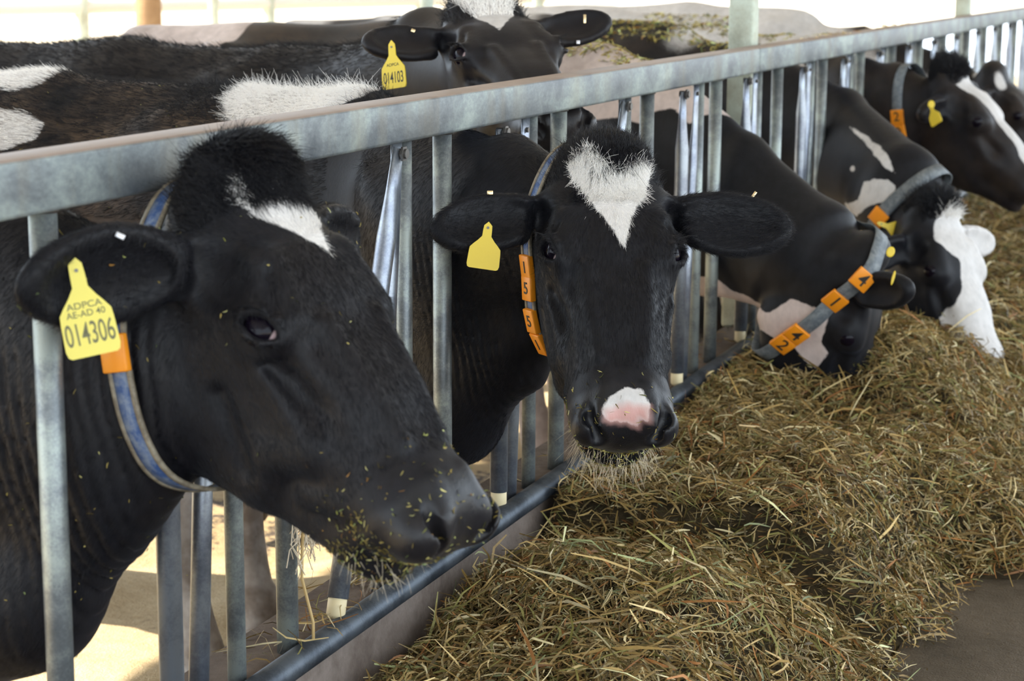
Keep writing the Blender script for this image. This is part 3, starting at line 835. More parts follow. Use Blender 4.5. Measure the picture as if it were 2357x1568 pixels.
A = add('A', R=[[0.6421, 0.2206, 0.7341], [-0.1704, 0.9748, -0.144], [-0.7474, -0.0326, 0.6636]], t=[0.167, -.974, 1.014], eyeoff=(.006, 0, -.014),
    label='black cow nearest the camera, head lowered sideways, small white forehead patch', detail=1, dirt=.05,
    ears={-1: dict(b=(.085, -.075, -.085), d=(-.10, -1, -.16), n=(.62, .0, .45), len=1.30), 1: dict(d=(-.1, 1, -.25), n=(.6, 0, .7))},
    neck=[((.04, -1.01, .775), .10, .145), ((-.05, -1.06, .74), .090, .215), ((-.35, -1.03, .68), .15, .28), ((-.60, -1.03, .66), .2, .31)],
    extra=[((.06, -1.03, .69), (-.14, -1.05, .44), .06, .08), ((-.14, -1.05, .44), (-.50, -1.03, .30), .09, .13)],
    withers=(-.62, -1.03, 1.02), back=(-1, 0, 0),
    disp=[wrinkle(-.16, .125, -1.4, -.9, .36, .88, .0075, .0175, .12, 1)],
patches=[('face', [(.030,-.066),(.020,-.05),(.022,-.03),(.03,.01),(.015,.06),(.05,.082),(.090,.066),(.102,.048),(.145,.020),(.125,.004),(.108,-.012),(.090,-.034),(.068,-.050),(.047,-.064)])],
    grid=dict(lo=(-2.3, -1.6, -.3), hi=(.75, -.6, 1.2), flo=(-.16, -1.34, .40), fhi=(.66, -.92, 1.13), h=.0042, hc=.04))

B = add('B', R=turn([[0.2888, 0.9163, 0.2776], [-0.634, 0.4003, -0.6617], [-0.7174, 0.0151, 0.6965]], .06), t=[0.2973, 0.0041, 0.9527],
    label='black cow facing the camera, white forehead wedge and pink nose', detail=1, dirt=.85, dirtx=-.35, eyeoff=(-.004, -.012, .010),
    ears={-1: dict(b=(.085, -.070, -.07), d=(.16, -1, -.02), n=(.25, .0, .97), len=1.08), 1: dict(b=(.085, .07, -.07), d=(.10, 1, -.02), n=(.25, 0, .97), len=1.18)},
    neck=[((.08, .12, .80), .10, .16), ((-.03, .135, .70), .092, .25), ((-.32, .32, .70), .15, .30), ((-.60, .45, .68), .2, .32)],
    extra=[((.13, .10, .62), (-.06, .18, .44), .05, .10), ((-.06, .18, .44), (-.5, .42, .38), .09, .14), ((-.02, .18, .90), (-.30, .34, .945), .05, .05), ((-.30, .34, .945), (-.62, .5, .93), .06, .05)],
    withers=(-.62, .50, .985), back=(-1, .04, 0),
    disp=[wrinkle(-.14, .17, -.2, .6, .40, .86, .0045, .0145, .15, 5)],
    patches=[('face', [(0.028, -0.068), (0.016, -0.051), (0.009, -0.03), (0.037, -0.006), (0.046, 0.012), (0.031, 0.038), (.02, .06), (0.031, 0.076), (0.087, 0.059), (0.142, 0.031), (0.204, 0.014), (0.164, -0.006), (0.127, -0.025), (0.086, -0.043), (0.054, -0.058)]),
             ('snout', [(-.04,.523),(-.03,.489),(-.002,.470),(.025,.475),(.034,.504),(.032,.543),(.018,.535),(.015,.555),(-.002,.546),(-.023,.543),(-.033,.536)]),
             ('snoutpink', [(-.033,.520),(-.003,.503),(.033,.510),(.034,.543),(.018,.537),(.015,.557),(-.002,.548),(-.023,.546),(-.036,.538)]),
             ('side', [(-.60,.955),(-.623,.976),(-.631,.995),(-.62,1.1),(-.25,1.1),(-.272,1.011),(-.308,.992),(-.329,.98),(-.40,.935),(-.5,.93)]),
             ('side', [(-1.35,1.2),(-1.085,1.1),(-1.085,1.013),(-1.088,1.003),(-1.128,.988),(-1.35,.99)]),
             ('side', [(-1.35,.949),(-1.082,.95),(-1.025,.926),(-1.031,.897),(-1.089,.875),(-1.35,.85)]),  # flank marking: white coat with the sun glow painted into it
             ('box', ((-2.3, 0, -.3), (-.5, 1, .255)))],
    grid=dict(lo=(-2.3, -.4, -.3), hi=(.75, .95, 1.25), flo=(-.12, -.42, .47), fhi=(.55, .34, 1.08), h=.0045, hc=.035))

C = add('C', R=frame_uw((-.08, .12, -.99), (.97, -.05, -.08)), t=[.445, 1.77, .55], detail=0, coat='coat_pale',
    label='black cow with a pinkish white throat reaching down into the hay', dirt=.5, dirtx=-.3, sidehead=True,
    ears={-1: dict(b=(.085, -.075, -.07), d=(-.22, -.35, .90), n=(.0, -.93, -.35), len=1.0), 1: dict()},
    neck=[((.24, 1.83, .52), .11, .155), ((.0, 1.93, .605), .095, .215), ((-.30, 2.08, .71), .15, .285), ((-.6, 2.22, .70), .2, .31)],
    extra=[((-.06, 1.97, .80), (-.42, 2.17, .985), .055, .06)],
    withers=(-.50, 2.25, 1.06), back=(-1, 0, 0),
    patches=[('side', [(.031,.848),(-.023,.867),(-.069,.866),(-.11,.838),(-.145,.885),(-.204,.873),(-.209,.833),(-.311,.852),(-.6,.8),(-.85,.8),(-.85,1.2),(.1,1.2),(.1,.85)]),
             ('side', [(-.063,.45),(.003,.455),(.05,.42),(.094,.417),(.13,.40),(.173,.391),(.233,.432),(.281,.421),(.338,.415),(.313,.327),(.33,.3),(.3,.256),(.267,.276),(.245,.308),(.15,.34),(.10,.33),(.02,.27),(-.10,.1),(-.3,.0),(-.3,.45)]),
             ('box', ((-2.3, 1.5, .4), (-1.55, 3, 1.3))), ('box', ((-2.3, 1.2, -.3), (-.3, 3, .28)))],
    grid=dict(lo=(-2.3, 1.2, -.3), hi=(.8, 2.75, 1.25), flo=(.05, 1.5, .03), fhi=(.62, 2.05, .75), h=.008, hc=.035))

D = add('D', R=[[0.4211, 0.5288, 0.7369], [-0.3345, 0.8457, -0.4157], [-0.8431, -0.0715, 0.533]], t=[0.4505, 2.6838, 0.5808], detail=0,
    label='black and white cow with a broad white face, eating hay', dirt=.2, dirtx=-.3, sidehead=True,
    ears={-1: dict(b=(.085, -.075, -.085), d=(.25, -1, -.2), n=(.5, .3, .8)), 1: dict(d=(.1, 1, -.1))},
    neck=[((.28, 2.86, .59), .10, .15), ((.02, 3.20, .66), .098, .205), ((-.3, 3.33, .72), .15, .28), ((-.6, 3.38, .70), .2, .31)],
    withers=(-.55, 3.38, 1.05), back=(-1, 0, 0),
    patches=[('side', [(0.092,.769),(.176,.744),(.263,.704),(.298,.651),(.255,.673),(.173,.726)]),
             ('side', [(.119,.538),(.186,.566),(.197,.618),(.233,.632),(.274,.631),(.302,.614),(.294,.577),(.239,.559),(.211,.543),(.178,.511)]),
             ('side', [(.138,.638),(.152,.638),(.156,.650),(.146,.657),(.134,.650)]),
             ('face', [(.03,-.02),(.035,-.025),(.059,-.05),(.121,-.081),(.152,-.056),(.189,-.022),(.253,-.035),(.31,-.071),(.34,-.1),(.6,-.1),(.6,.13),(.03,.13)]),
             ('cheek', [(.31,-.029),(.369,-.08),(.307,-.14),(.36,-.15),(.6,-.15),(.6,.0),(.31,0)]), ('ear', 1), ('noise', (-.35, 3.2, .15, 4))],
    grid=dict(lo=(-2.3, 2.1, -.3), hi=(.9, 3.8, 1.25), flo=(-.0, 2.4, .05), fhi=(.8, 3.1, .9), h=.010, hc=.04))

E_ = add('E', R=[[0.6745, 0.1201, 0.7284], [-0.0402, 0.9912, -0.1262], [-0.7372, 0.0559, 0.6734]], t=[0.316, 3.757, 0.925], detail=0,
    label='black cow with narrow white blaze, head raised above the white-faced eater', dirt=.2,
    ears={-1: dict(b=(.085, -.075, -.085), d=(-.1, -1, -.3), n=(.7, .0, .5), len=.85), 1: dict()},
    neck=[((.12, 3.79, .75), .10, .17), ((-.02, 3.83, .72), .11, .215), ((-.3, 4.0, .72), .16, .28), ((-.6, 4.1, .70), .2, .31)],
    withers=(-.55, 4.15, 1.05), back=(-1, 0, 0),
    patches=[('face', [(.055, -.075), (.09, -.062), (.163, -.045), (.24, -.040), (.31, -.045), (.394, -.05), (.46, -.06), (.6, -.06), (.6, .13), (.055, .13)]), ('noise', (-.22, 2.2, -.3, 7))],
    grid=dict(lo=(-2.3, 3.4, -.3), hi=(.9, 4.7, 1.25), flo=(-.0, 3.5, .5), fhi=(.7, 4.0, 1.05), h=.010, hc=.04))

F_ = add('F', R=[[0.6745, 0.1201, 0.7284], [-0.0402, 0.9912, -0.1262], [-0.7372, 0.0559, 0.6734]], t=[0.30, 5.02, 0.86], detail=0,
    label='cow cut off by the right edge of the picture, dark head beyond the white blaze', dirt=.2, ears={},
    neck=[((.10, 5.1, .72), .10, .17), ((-.02, 5.2, .70), .12, .21), ((-.3, 5.25, .72), .16, .28), ((-.6, 5.3, .70), .2, .31)],
    withers=(-.55, 5.3, 1.06), back=(-1, 0, 0),
    patches=[('noise', (-.15, 2.6, -.25, 11)), ('noise', (1.0, 14, .45, 12))],
    grid=dict(lo=(-2.3, 4.6, -.3), hi=(.9, 5.9, 1.25), flo=(-.0, 4.75, .45), fhi=(.7, 5.25, 1.05), h=.014, hc=.045))

G = add('G', R=[[0.6066, 0.7647, 0.2174], [-0.6837, 0.6414, -0.3481], [-0.4056, 0.0625, 0.9119]], t=[-0.3152, 0.9807, 1.1841], detail=1,
    label='black cow standing behind the rail looking over it, white star on its forehead', dirt=.1,
    ears={-1: dict(b=(.085, -.070, -.07), d=(.05, -1, .12), n=(.3, .0, .95), len=1.1), 1: dict(b=(.085, .07, -.07), d=(-.08, 1, .10), n=(.3, 0, .95), len=1.05)},
    neck=[((-.52, 1.2, 1.0), .10, .15), ((-.75, 1.4, .84), .13, .22), ((-1.0, 1.5, .76), .19, .3)],
    withers=(-1.05, 1.52, 1.015), back=(-1, .05, 0),
    patches=[('face', [(.0, -.07), (0.017, -0.064), (0.067, -0.045), (0.123, -0.029), (0.175, -0.017), (0.09, 0.042), (0.027, 0.066), (0, .07)])],
    grid=dict(lo=(-2.8, .5, -.3), hi=(.25, 2.1, 1.35), flo=(-.55, .5, .80), fhi=(.10, 1.15, 1.28), h=.007, hc=.04))
# ---------------------------------------------------------------- hay and straw
def straws(name, P, D, L, W, bend, cols, mat, parent=None, seg=4, up=None, seed=0):
    n = len(P); r = np.random.default_rng(seed)
    s = np.linspace(0, 1, seg)[None, :, None]; L = L[:, None, None]
    C = P[:, None] + D[:, None] * (s - .5) * L + bend[:, None] * ((s - .5) ** 2 * 4 - .5) * L
    kink = r.normal(size=(n, 1, 3)) * (.08 * L) * (np.abs(s - .5) < .2) * (r.random((n, 1, 1)) < .3); C = C + kink
    side = np.cross(D, r.normal(size=(n, 3)) + (0 if up is None else up * 1.2)); side /= np.linalg.norm(side, axis=1, keepdims=True) + 1e-9
    prof = np.array([.55] + [1.] * (seg - 2) + [.35])[None, :, None]
    a = C + side[:, None] * (W[:, None, None] / 2) * prof; b = C - side[:, None] * (W[:, None, None] / 2) * prof
    V = np.stack([a, b], 2).reshape(-1, 3)
    base = (np.arange(n) * seg * 2)[:, None]; k = (np.arange(seg - 1) * 2)[None]
    q = (base + k).ravel(); F = np.stack([q, q + 1, q + 3, q + 2], 1)
    o = np_mesh(name, V, F, mat, parent, False)
    ca = o.data.color_attributes.new('Col', 'FLOAT_COLOR', 'POINT')
    cc = np.repeat(np.concatenate([cols, np.ones((n, 1))], 1), seg * 2, axis=0).astype(np.float32); ca.data.foreach_set('color', cc.ravel())
    return o

def mat_straw():
    n = NT('dry_grass'); at = n.n('ShaderNodeAttribute', attribute_name='Col')
    nz = n.noise(90, 3, .6, n.coords()); mr = n.n('ShaderNodeMapRange'); mr.inputs[3].default_value = .7; mr.inputs[4].default_value = 1.25; n.l(nz.outputs['Fac'], mr.inputs[0])
    mx = n.n('ShaderNodeVectorMath', operation='SCALE'); n.l(at.outputs['Color'], mx.inputs[0]); n.l(mr.outputs[0], mx.inputs['Scale'])
    n.l(mx.outputs[0], n.b.inputs['Base Color']); n.b.inputs['Roughness'].default_value = .5; n.b.inputs['Specular IOR Level'].default_value = .35
    return n.m
M['straw'] = mat_straw()
PAL = np.array([(.20, .125, .035), (.28, .18, .06), (.36, .25, .095), (.15, .13, .035), (.22, .20, .065), (.47, .36, .17), (.60, .50, .28), (.28, .12, .035), (.22, .24, .11), (.09, .06, .02)])
PW = np.array([.19, .19, .14, .08, .08, .12, .08, .07, .02, .09]); PW /= PW.sum()
def straw_cols(n, r, light=1.0):
    k = r.choice(len(PAL), n, p=PW); return np.clip(PAL[k] * r.uniform(.55, 1.5, (n, 1)) * light, 0, 1)

def sm(a, b, x): t = np.clip((x - a) / (b - a), 0, 1); return t * t * (3 - 2 * t)
def hay_h(x, y):
    """height of the feed heap over the alley floor"""
    P = np.stack([x, y, 0 * x], -1).reshape(-1, 3)
    lump = (wob(P, 9, 21) * .020 + wob(P, 24, 22) * .015 + wob(P, 52, 23) * .009).reshape(np.shape(x))
    # near heap
    edge1 = .80 - .45 * sm(.25, 1.05, y) + .02 * np.sin(y * 11)
    h1 = (.135 + .045 * (1 - sm(-.1, .35, y))) * (1 - sm(edge1 - .34, edge1, x)) * (1 - sm(.75, 1.05, y)) * (.92 + .08 * sm(.02, .25, x)) * (1 + .25 * np.sin(3.1 * y + 4 * x))
    # far heap, banked high against the curb
    edge2 = 1.02 + .12 * np.sin(y * 1.7) + .25 * sm(2.0, 3.2, y) + .3 * sm(3.5, 6, y)
    g = sm(.28, .42, y - .10 * sm(.1, .5, x)) * (1 - sm(.55, .8, x) * (1 - sm(.85, 1.25, y)))
    h2 = (.225 + .05 * sm(1.2, 2.0, y) * (1 - sm(2.4, 3.6, y))) * (1 - sm(edge2 - .62, edge2, x)) * g * (.93 + .07 * np.sin(2.3 * y))
    h2 = h2 - .085 * np.exp(-((x - .42) / .17) ** 2 - ((y - 1.50) / .24) ** 2)
    h3 = .085 * np.exp(-((x - .50) / .22) ** 2 - ((y - 1.98) / .30) ** 2)
    h = np.maximum(h1, h2) + h3 + .0 * x
    return h + lump * sm(.0, .08, h)

xs = np.linspace(.062, 2.0, 120); ys = np.linspace(-1.3, 10.5, 620)
X, Y = np.meshgrid(xs, ys, indexing='ij'); Z = hay_h(X, Y) - .012
V = np.stack([X, Y, np.maximum(Z, -.03)], -1).reshape(-1, 3); ny = len(ys)
i, j = np.meshgrid(np.arange(len(xs) - 1), np.arange(ny - 1), indexing='ij'); a = (i * ny + j).ravel()
F = np.stack([a, a + ny, a + ny + 1, a + 1], 1)
keep = (V[F, 2] > -.008).any(1); F = F[keep]
u, inv = np.unique(F, return_inverse=True); V = V[u]; F = inv.reshape(F.shape)
hay_mat = mat_concrete('packed_hay', [(.4, (.025, .017, .007)), (.6, (.07, .048, .02)), (.8, (.13, .09, .04))], 40, .9, 1.0)
hay = np_mesh('hay', V, F, hay_mat); tag(hay, 'heap of loose hay lying along the curb in front of the cows', 'hay', kind='stuff')

def hay_strands(name, n, y0, y1, lmin, lmax, w0, w1, seed, layer=.02, light=1.0, xmax=1.9, loose=0.0):
    r = np.random.default_rng(seed); x = r.uniform(.065, xmax, n * 3); y = r.uniform(y0, y1, n * 3); h = hay_h(x, y)
    if loose: ok = (h < .03) & (r.random(n * 3) < loose * np.exp(-2.5 * (hay_h(np.clip(x - .12, .06, 3), y) < .02)))
    else: ok = (h > .010) | ((h > -.02) & (r.random(n * 3) < .25) & (hay_h(np.clip(x - .08, .06, 3), y) > .02))
    x, y, h = x[ok][:n], y[ok][:n], np.maximum(h[ok][:n], 0); m = len(x)
    e = .01; gx = (hay_h(x + e, y) - hay_h(x - e, y)) / (2 * e); gy = (hay_h(x, y + e) - hay_h(x, y - e)) / (2 * e)
    gx = np.clip(gx, -1.5, 1.5); gy = np.clip(gy, -1.5, 1.5)
    N = np.stack([-gx, -gy, np.ones(m)], 1); N /= np.linalg.norm(N, axis=1, keepdims=True)
    P3 = np.stack([x, y, 0 * x], 1)
    th = 2.4 * wob(P3, 6, 31) + r.normal(size=m) * 1.1
    T = np.stack([np.cos(th), np.sin(th), 0 * th], 1); T -= N * (T * N).sum(1, keepdims=True); T /= np.linalg.norm(T, axis=1, keepdims=True)
    D = T + N * r.normal(size=(m, 1)) * (.05 if loose else .36); D /= np.linalg.norm(D, axis=1, keepdims=True)
    L = np.exp(r.uniform(np.log(lmin), np.log(lmax), m)); W = r.uniform(w0, w1, m)
    P = np.stack([x, y, h + .004 + r.random(m) ** 2 * layer * (0.1 if loose else 1)], 1)
    P[:, 0] = np.maximum(P[:, 0], .066 + .5 * L * np.abs(D[:, 0]))
    B = r.normal(size=(m, 3)) * .075; B[:, 2] = -np.abs(B[:, 2]) * .8
    if loose: B[:, 2] = 0
    return straws(name, P, D, L, W, B, straw_cols(m, r, light), M['straw'], hay, 4, np.array((0, 0, 1.)), seed)
for args in (('loose_strands', 40000, -1.0, 2.6, .02, .075, .0014, .0046, 41, .030), ('short_strands', 46000, -1.0, 2.8, .010, .035, .0010, .0028, 42, .020, 1.0),
             ('long_stalks', 1300, -.9, 3.2, .10, .20, .0028, .0055, 43, .04, 1.35), ('far_strands', 30000, 2.4, 9.5, .03, .12, .003, .006, 44, .03),
             ('scattered_bits', 1800, -.6, 4.0, .006, .05, .001, .003, 45, .003, 1.1, 1.9, .35)):
    o = hay_strands(*args); o['kind'] = 'stuff'

def wisp(name, label, P, n, spread, lmin, lmax, seed, surface=None, light=1.0, w=(.001, .003), parent=None, flat=.3):
    r = np.random.default_rng(seed); P = np.array(P, float); k = r.integers(0, len(P), n)
    Q = P[k] + r.normal(size=(n, 3)) * np.array(spread); D = r.normal(size=(n, 3)) * np.array((1, 1, flat)); D /= np.linalg.norm(D, axis=1, keepdims=True)
    L = r.uniform(lmin, lmax, n); o = straws(name, Q, D, L, r.uniform(*w, n), r.normal(size=(n, 3)) * .12, straw_cols(n, r, light), M['straw'], parent, 4, None, seed)
    if parent is None: tag(o, label, 'hay', kind='stuff')
    else: o['kind'] = 'stuff'
    return o
wisp('straw_wisps', 'few wisps of straw caught on the lower pipe under the nearest cow', [(.0, -.50, .262), (-.03, -.62, .25), (.02, -.56, .268), (-.03, -.3, .25), (-.05, -.15, .25)], 110, (.03, .05, .006), .02, .09, 61)
wisp('straw_wisps', 'dry straw bits lying on top of the curb beside the fence bars', [(-.05, y, .242) for y in np.arange(-.1, 4, .25)], 140, (.022, .15, .003), .008, .05, 62, flat=.05)
wisp('straw_wisps', 'hay crumbs lying on the far part of the top rail', [(0, y, RAIL_Z + .07) for y in (3.0, 3.2, 3.3, 4.1, 4.2, 4.5)], 160, (.012, .10, .003), .006, .03, 63, light=1.5, flat=.1)
# twine with a long bent stalk hanging under the first head
tw = MB(); r = random.Random(3)
for k in range(26):
    x0, y0, z0 = .03 + r.gauss(0, .006), -.60 + r.gauss(0, .012), .455 + r.gauss(0, .008); p = [(x0, y0, z0)]
    for s_ in range(4): x0 += r.gauss(0, .006); y0 += r.gauss(0, .009) + .002; z0 -= r.uniform(.008, .028); p.append((x0, y0, z0))
    tw.tube(p, .0009, 4, False)
o = tw.build('frayed_twine', M['hair_beige'], None, True); tag(o, 'frayed beige twine hanging from the lower jaw of the nearest cow', 'twine')
o['kind'] = 'stuff'
st = MB(); st.tube([(.03, -.60, .43), (.035, -.615, .36), (.04, -.59, .285), (.045, -.60, .262)], .0026, 6); o = st.build('straw_stalk', simple('stalk', (.52, .36, .15), .5), None, True)
tag(o, 'long bent golden straw stalk hanging below the nearest cow\'s chin', 'straw')
# ---------------------------------------------------------------- coat hair, tags, collars
Wn = lambda cw, *p: cw['R'] @ np.array(p, float) + cw['t']
CR, CD, CF = CAM_R[:, 0], CAM_R[:, 1], CAM_R[:, 2]
def at(px, py, d):
    """point of the place seen at a pixel of the photograph, d metres in front of the camera"""
    return CAM_T + d * (CAM_R @ np.array([(px - 1178.5) / 4583, (py - 784) / 4583, 1.0]))
def headflow(cw):
    R = cw['R']
    def f(P, Lc, N):     # hair runs from the muzzle up over the face and backwards along the jaw, whorl between the eyes
        t_ = np.clip((Lc[:, :1] - .06) / .16, 0, 1); u = -.3 + 1.2 * t_ * t_ * (3 - 2 * t_); return u * R[:, 0][None] + (Lc[:, 1:2] * 2.5) * R[:, 1][None] - .25 * R[:, 2][None]
    return f
def upflow(cw):
    R = cw['R']
    return lambda P, Lc, N: np.tile(-.9 * R[:, 0] + .3 * R[:, 2], (len(P), 1)) + Lc[:, 1:2] * 4 * R[:, 1][None]
inhead = lambda L: (L[:, 0] > -.07) & (L[:, 0] < .56) & (np.abs(L[:, 1]) < .13)

# short fur over the two near heads and their necks
for cw, n1, n2, sd in ((A, 60000, 26000, 1), (B, 60000, 26000, 2)):
    fur(cw, 'face_fur', n1, lambda c, L, N: inhead(L) & (L[:, 0] < .42) & (L[:, 2] > -.30), headflow(cw), .009, .10, .09, .0002, sd)
    fur(cw, 'neck_fur', n2, lambda c, L, N: (L[:, 0] < .5) & np.logical_not(inhead(L)) & (c[:, 0] > -.22) & (c[:, 2] > .35) & (N @ (-CF) > -.1), lambda P, Lc, N: np.tile(np.array((-.5, 0, -.8)), (len(P), 1)), .011, .08, .08, .0002, sd + 10)
    # ear fringe
    for q in (1, -1):
        b, d, n, wd, s = ear_frame(cw['c'], q)
        earz = lambda c, L, N, b=b, d=d: (((L - b) @ d) > .035) & (((L - b) @ d) < .26) & (np.abs((L - b) @ np.cross(n, d)) < .08)
        dd = cw['R'] @ d
        fur(cw, 'ear_fur', 9000, earz, lambda P, Lc, N, dd=dd: np.tile(dd, (len(P), 1)), .012, .22, .16, .00025, sd + 20 + q, bendk=.15)
# poll tufts
fur(A, 'poll_tuft', 9000, lambda c, L, N: (L[:, 0] < .055) & (L[:, 0] > -.05) & (L[:, 1] > -.05) & (L[:, 1] < .07) & (L[:, 2] > -.055), lambda P, Lc, N: np.tile(.9 * A['R'][:, 0] + .2 * A['R'][:, 1], (len(P), 1)), .017, .34, .22, .0004, 31, .35, .1, split=False)
fur(A, 'crest_hair', 2600, lambda c, L, N: (L[:, 0] < .06) & (L[:, 0] > -.06) & (L[:, 1] < -.045) & (L[:, 1] > -.11) & (L[:, 2] > -.085), lambda P, Lc, N: np.tile(-.5 * A['R'][:, 0] - .6 * A['R'][:, 1], (len(P), 1)), .016, .5, .35, .0004, 40, .5, .0, split=False)
fur(A, 'forelock', 2200, lambda c, L, N: (L[:, 0] < .012) & (L[:, 0] > -.04) & (np.abs(L[:, 1]) < .055) & (L[:, 2] > -.02), lambda P, Lc, N: np.tile(A['R'][:, 0], (len(P), 1)), .026, .25, .2, .0005, 32, .3, .2, split=False)
fur(B, 'poll_tuft', 6000, lambda c, L, N: (L[:, 0] < .05) & (L[:, 0] > -.07) & (np.abs(L[:, 1]) < .10) & (L[:, 2] > -.11), upflow(B), .012, .35, .3, .0004, 33, .4, .0)
fur(B, 'forelock', 4200, lambda c, L, N: (L[:, 0] < .10) & (L[:, 0] > .0) & (np.abs(L[:, 1]) < .06) & (L[:, 2] > -.04), lambda P, Lc, N: np.tile(B['R'][:, 0], (len(P), 1)) + Lc[:, 1:2] * 8 * B['R'][:, 1][None], .018, .16, .16, .00035, 34, .3, .0)
fur(G, 'poll_tuft', 3000, lambda c, L, N: (L[:, 0] < .08) & (L[:, 0] > -.07) & (np.abs(L[:, 1]) < .09) & (L[:, 2] > -.10), upflow(G), .02, .4, .3, .0006, 35, .4)
for cw in (E_, D):
    fur(cw, 'poll_tuft', 2600, lambda c, L, N: (L[:, 0] < .05) & (L[:, 0] > -.07) & (np.abs(L[:, 1]) < .08) & (L[:, 2] > -.09), upflow(cw), .024, .7, .3, .0009, 36, .4)
# back and withers hair of the second cow
fur(B, 'back_hair', 30000, lambda c, L, N: (c[:, 0] < -.30) & (c[:, 0] > -1.7) & (N[:, 1] < .5) & (c[:, 2] > .75), lambda P, Lc, N: np.tile(np.array((-1., 0, -.35)), (len(P), 1)), .020, .30, .2, .0004, 37)
fur(B, 'withers_hair', 5000, lambda c, L, N: (c[:, 0] < -.18) & (c[:, 0] > -.75) & (N[:, 2] > .7) & (c[:, 2] > .88), lambda P, Lc, N: np.tile(np.array((-.3, -.2, .2)), (len(P), 1)), .017, .8, .6, .0004, 38, .6)
fur(G, 'back_hair', 12000, lambda c, L, N: (c[:, 0] < -.6) & (c[:, 0] > -2.6) & (c[:, 2] > .85) & (N[:, 1] < .5), lambda P, Lc, N: np.tile(np.array((-1., 0, -.2)), (len(P), 1)), .028, .35, .22, .0006, 39)
# wavy topknot locks and lashes
Pw, Nw, pt, Lc = sample(B, 900, lambda c, L, N: (L[:, 0] < .045) & (L[:, 0] > -.01) & (np.abs(L[:, 1]) < .034) & (L[:, 2] > -.05), 91)
k_ = pt > .5; Pw, Nw = Pw[k_], Nw[k_]; r_ = np.random.default_rng(92); Dw = comb(Nw, np.tile(B['R'][:, 0], (len(Pw), 1)) + r_.normal(size=Pw.shape) * .25, .35, .1, r_)
hair('white_forelock', B['o'], Pw[60:], Dw[60:], r_.uniform(.02, .05, len(Pw) - 60), M['hair_white'], .0004, r_.normal(size=(len(Pw) - 60, 3)) * .22 - Nw[60:] * .35, 6)
hair('forelock', B['o'], Pw[:60], Dw[:60], r_.uniform(.02, .045, 60), M['hair_black'], .0004, r_.normal(size=(60, 3)) * .22 - Nw[:60] * .3, 6)
for cw, sides in ((A, (-1,)), (B, (1, -1)), (G, (1, -1))):
    for q in sides:
        r_ = np.random.default_rng(7); t_ = r_.uniform(-1, 1, 70); ec, sl, pr, o_ = eye_frame(cw['c'], q)
        Pl = ec + np.outer(t_ * .024, sl) + o_ * .028 + np.outer(.0165 * np.sqrt(1 - (t_ * .8) ** 2), pr)
        Dl = o_ * .9 + pr * .15 + np.outer(t_ * .4, sl); Dl /= np.linalg.norm(Dl, axis=1, keepdims=True)
        hair('eyelashes', cw['o'], Pl @ cw['R'].T + cw['t'], Dl @ cw['R'].T, r_.uniform(.012, .022, 70), M['hair_black'], .0003, np.tile((pr @ cw['R'].T) * -.3, (70, 1)), 4)
# whiskers
def whiskers(cw, n, ln, seed, lo=-.21):
    P, N, pt, Lc = sample(cw, n * 3, lambda c, L, Nn: (L[:, 0] > .41) & (L[:, 2] < -.13) & (np.abs(L[:, 1]) < .062), seed)
    r = np.random.default_rng(seed + 1); k = r.choice(len(P), n); P, N = P[k], N[k]
    D = N * .9 + r.normal(size=N.shape) * .38 + np.array((0, 0, -.5)) + cw['R'][:, 0] * .4; D /= np.linalg.norm(D, axis=1, keepdims=True)
    B = r.normal(size=N.shape) * .2; B[:, 2] -= .25
    hair('whiskers', cw['o'], P, D, ln * r.uniform(.4, 1.3, n), M['hair_beige'], .00034, B, 5)
whiskers(B, 340, .032, 71); whiskers(A, 120, .020, 72)

# chewed hay stuck to the muzzles and crumbs on coats
def crumbs(cw, name, n, mask, seed, lmin=.003, lmax=.014, light=1.2, w=(.0008, .002)):
    P, N, pt, Lc = sample(cw, n, mask, seed); r = np.random.default_rng(seed)
    D = comb(N, r.normal(size=N.shape), .15, .2, r); o = straws(name, P + N * .0015, D, r.uniform(lmin, lmax, n), r.uniform(*w, n), r.normal(size=(n, 3)) * .1, straw_cols(n, r, light) * np.array((.9, 1.05, .8)), M['straw'], cw['o'], 4, None, seed)
    o['kind'] = 'stuff'
muz = lambda u0, w1: (lambda c, L, N: (L[:, 0] > u0) & (L[:, 2] < w1) & (np.abs(L[:, 1]) < .1))
crumbs(B, 'chewed_hay', 1300, muz(.42, -.105), 81, .003, .012); crumbs(B, 'chewed_hay', 160, muz(.43, .1), 82)
crumbs(A, 'chewed_hay', 750, muz(.44, -.09), 83, .002, .010, .9); crumbs(A, 'chewed_hay', 420, muz(.40, .1), 84, .002, .009); crumbs(A, 'chaff', 160, lambda c, L, N: inhead(L), 85, .002, .007)
crumbs(A, 'chaff', 260, lambda c, L, N: np.logical_not(inhead(L)) & (c[:, 0] > -.4), 86, .003, .009); crumbs(B, 'chaff', 700, lambda c, L, N: (c[:, 0] < -.4) & (N[:, 2] > 0), 87, .002, .007, .8)
crumbs(C, 'chaff', 900, lambda c, L, N: (c[:, 0] < -.25) & (N[:, 2] > .8) & (c[:, 0] > -.7), 88, .01, .04, 1.4, (.002, .005))
crumbs(D, 'chaff', 900, lambda c, L, N: (c[:, 0] < -.3) & (N[:, 2] > .8) & (c[:, 0] > -.9), 89, .01, .04, 1.4, (.002, .006))
crumbs(E_, 'chaff', 700, lambda c, L, N: (c[:, 0] < -.3) & (N[:, 2] > .8) & (c[:, 0] > -.9), 90, .01, .04, 1.4, (.003, .007))

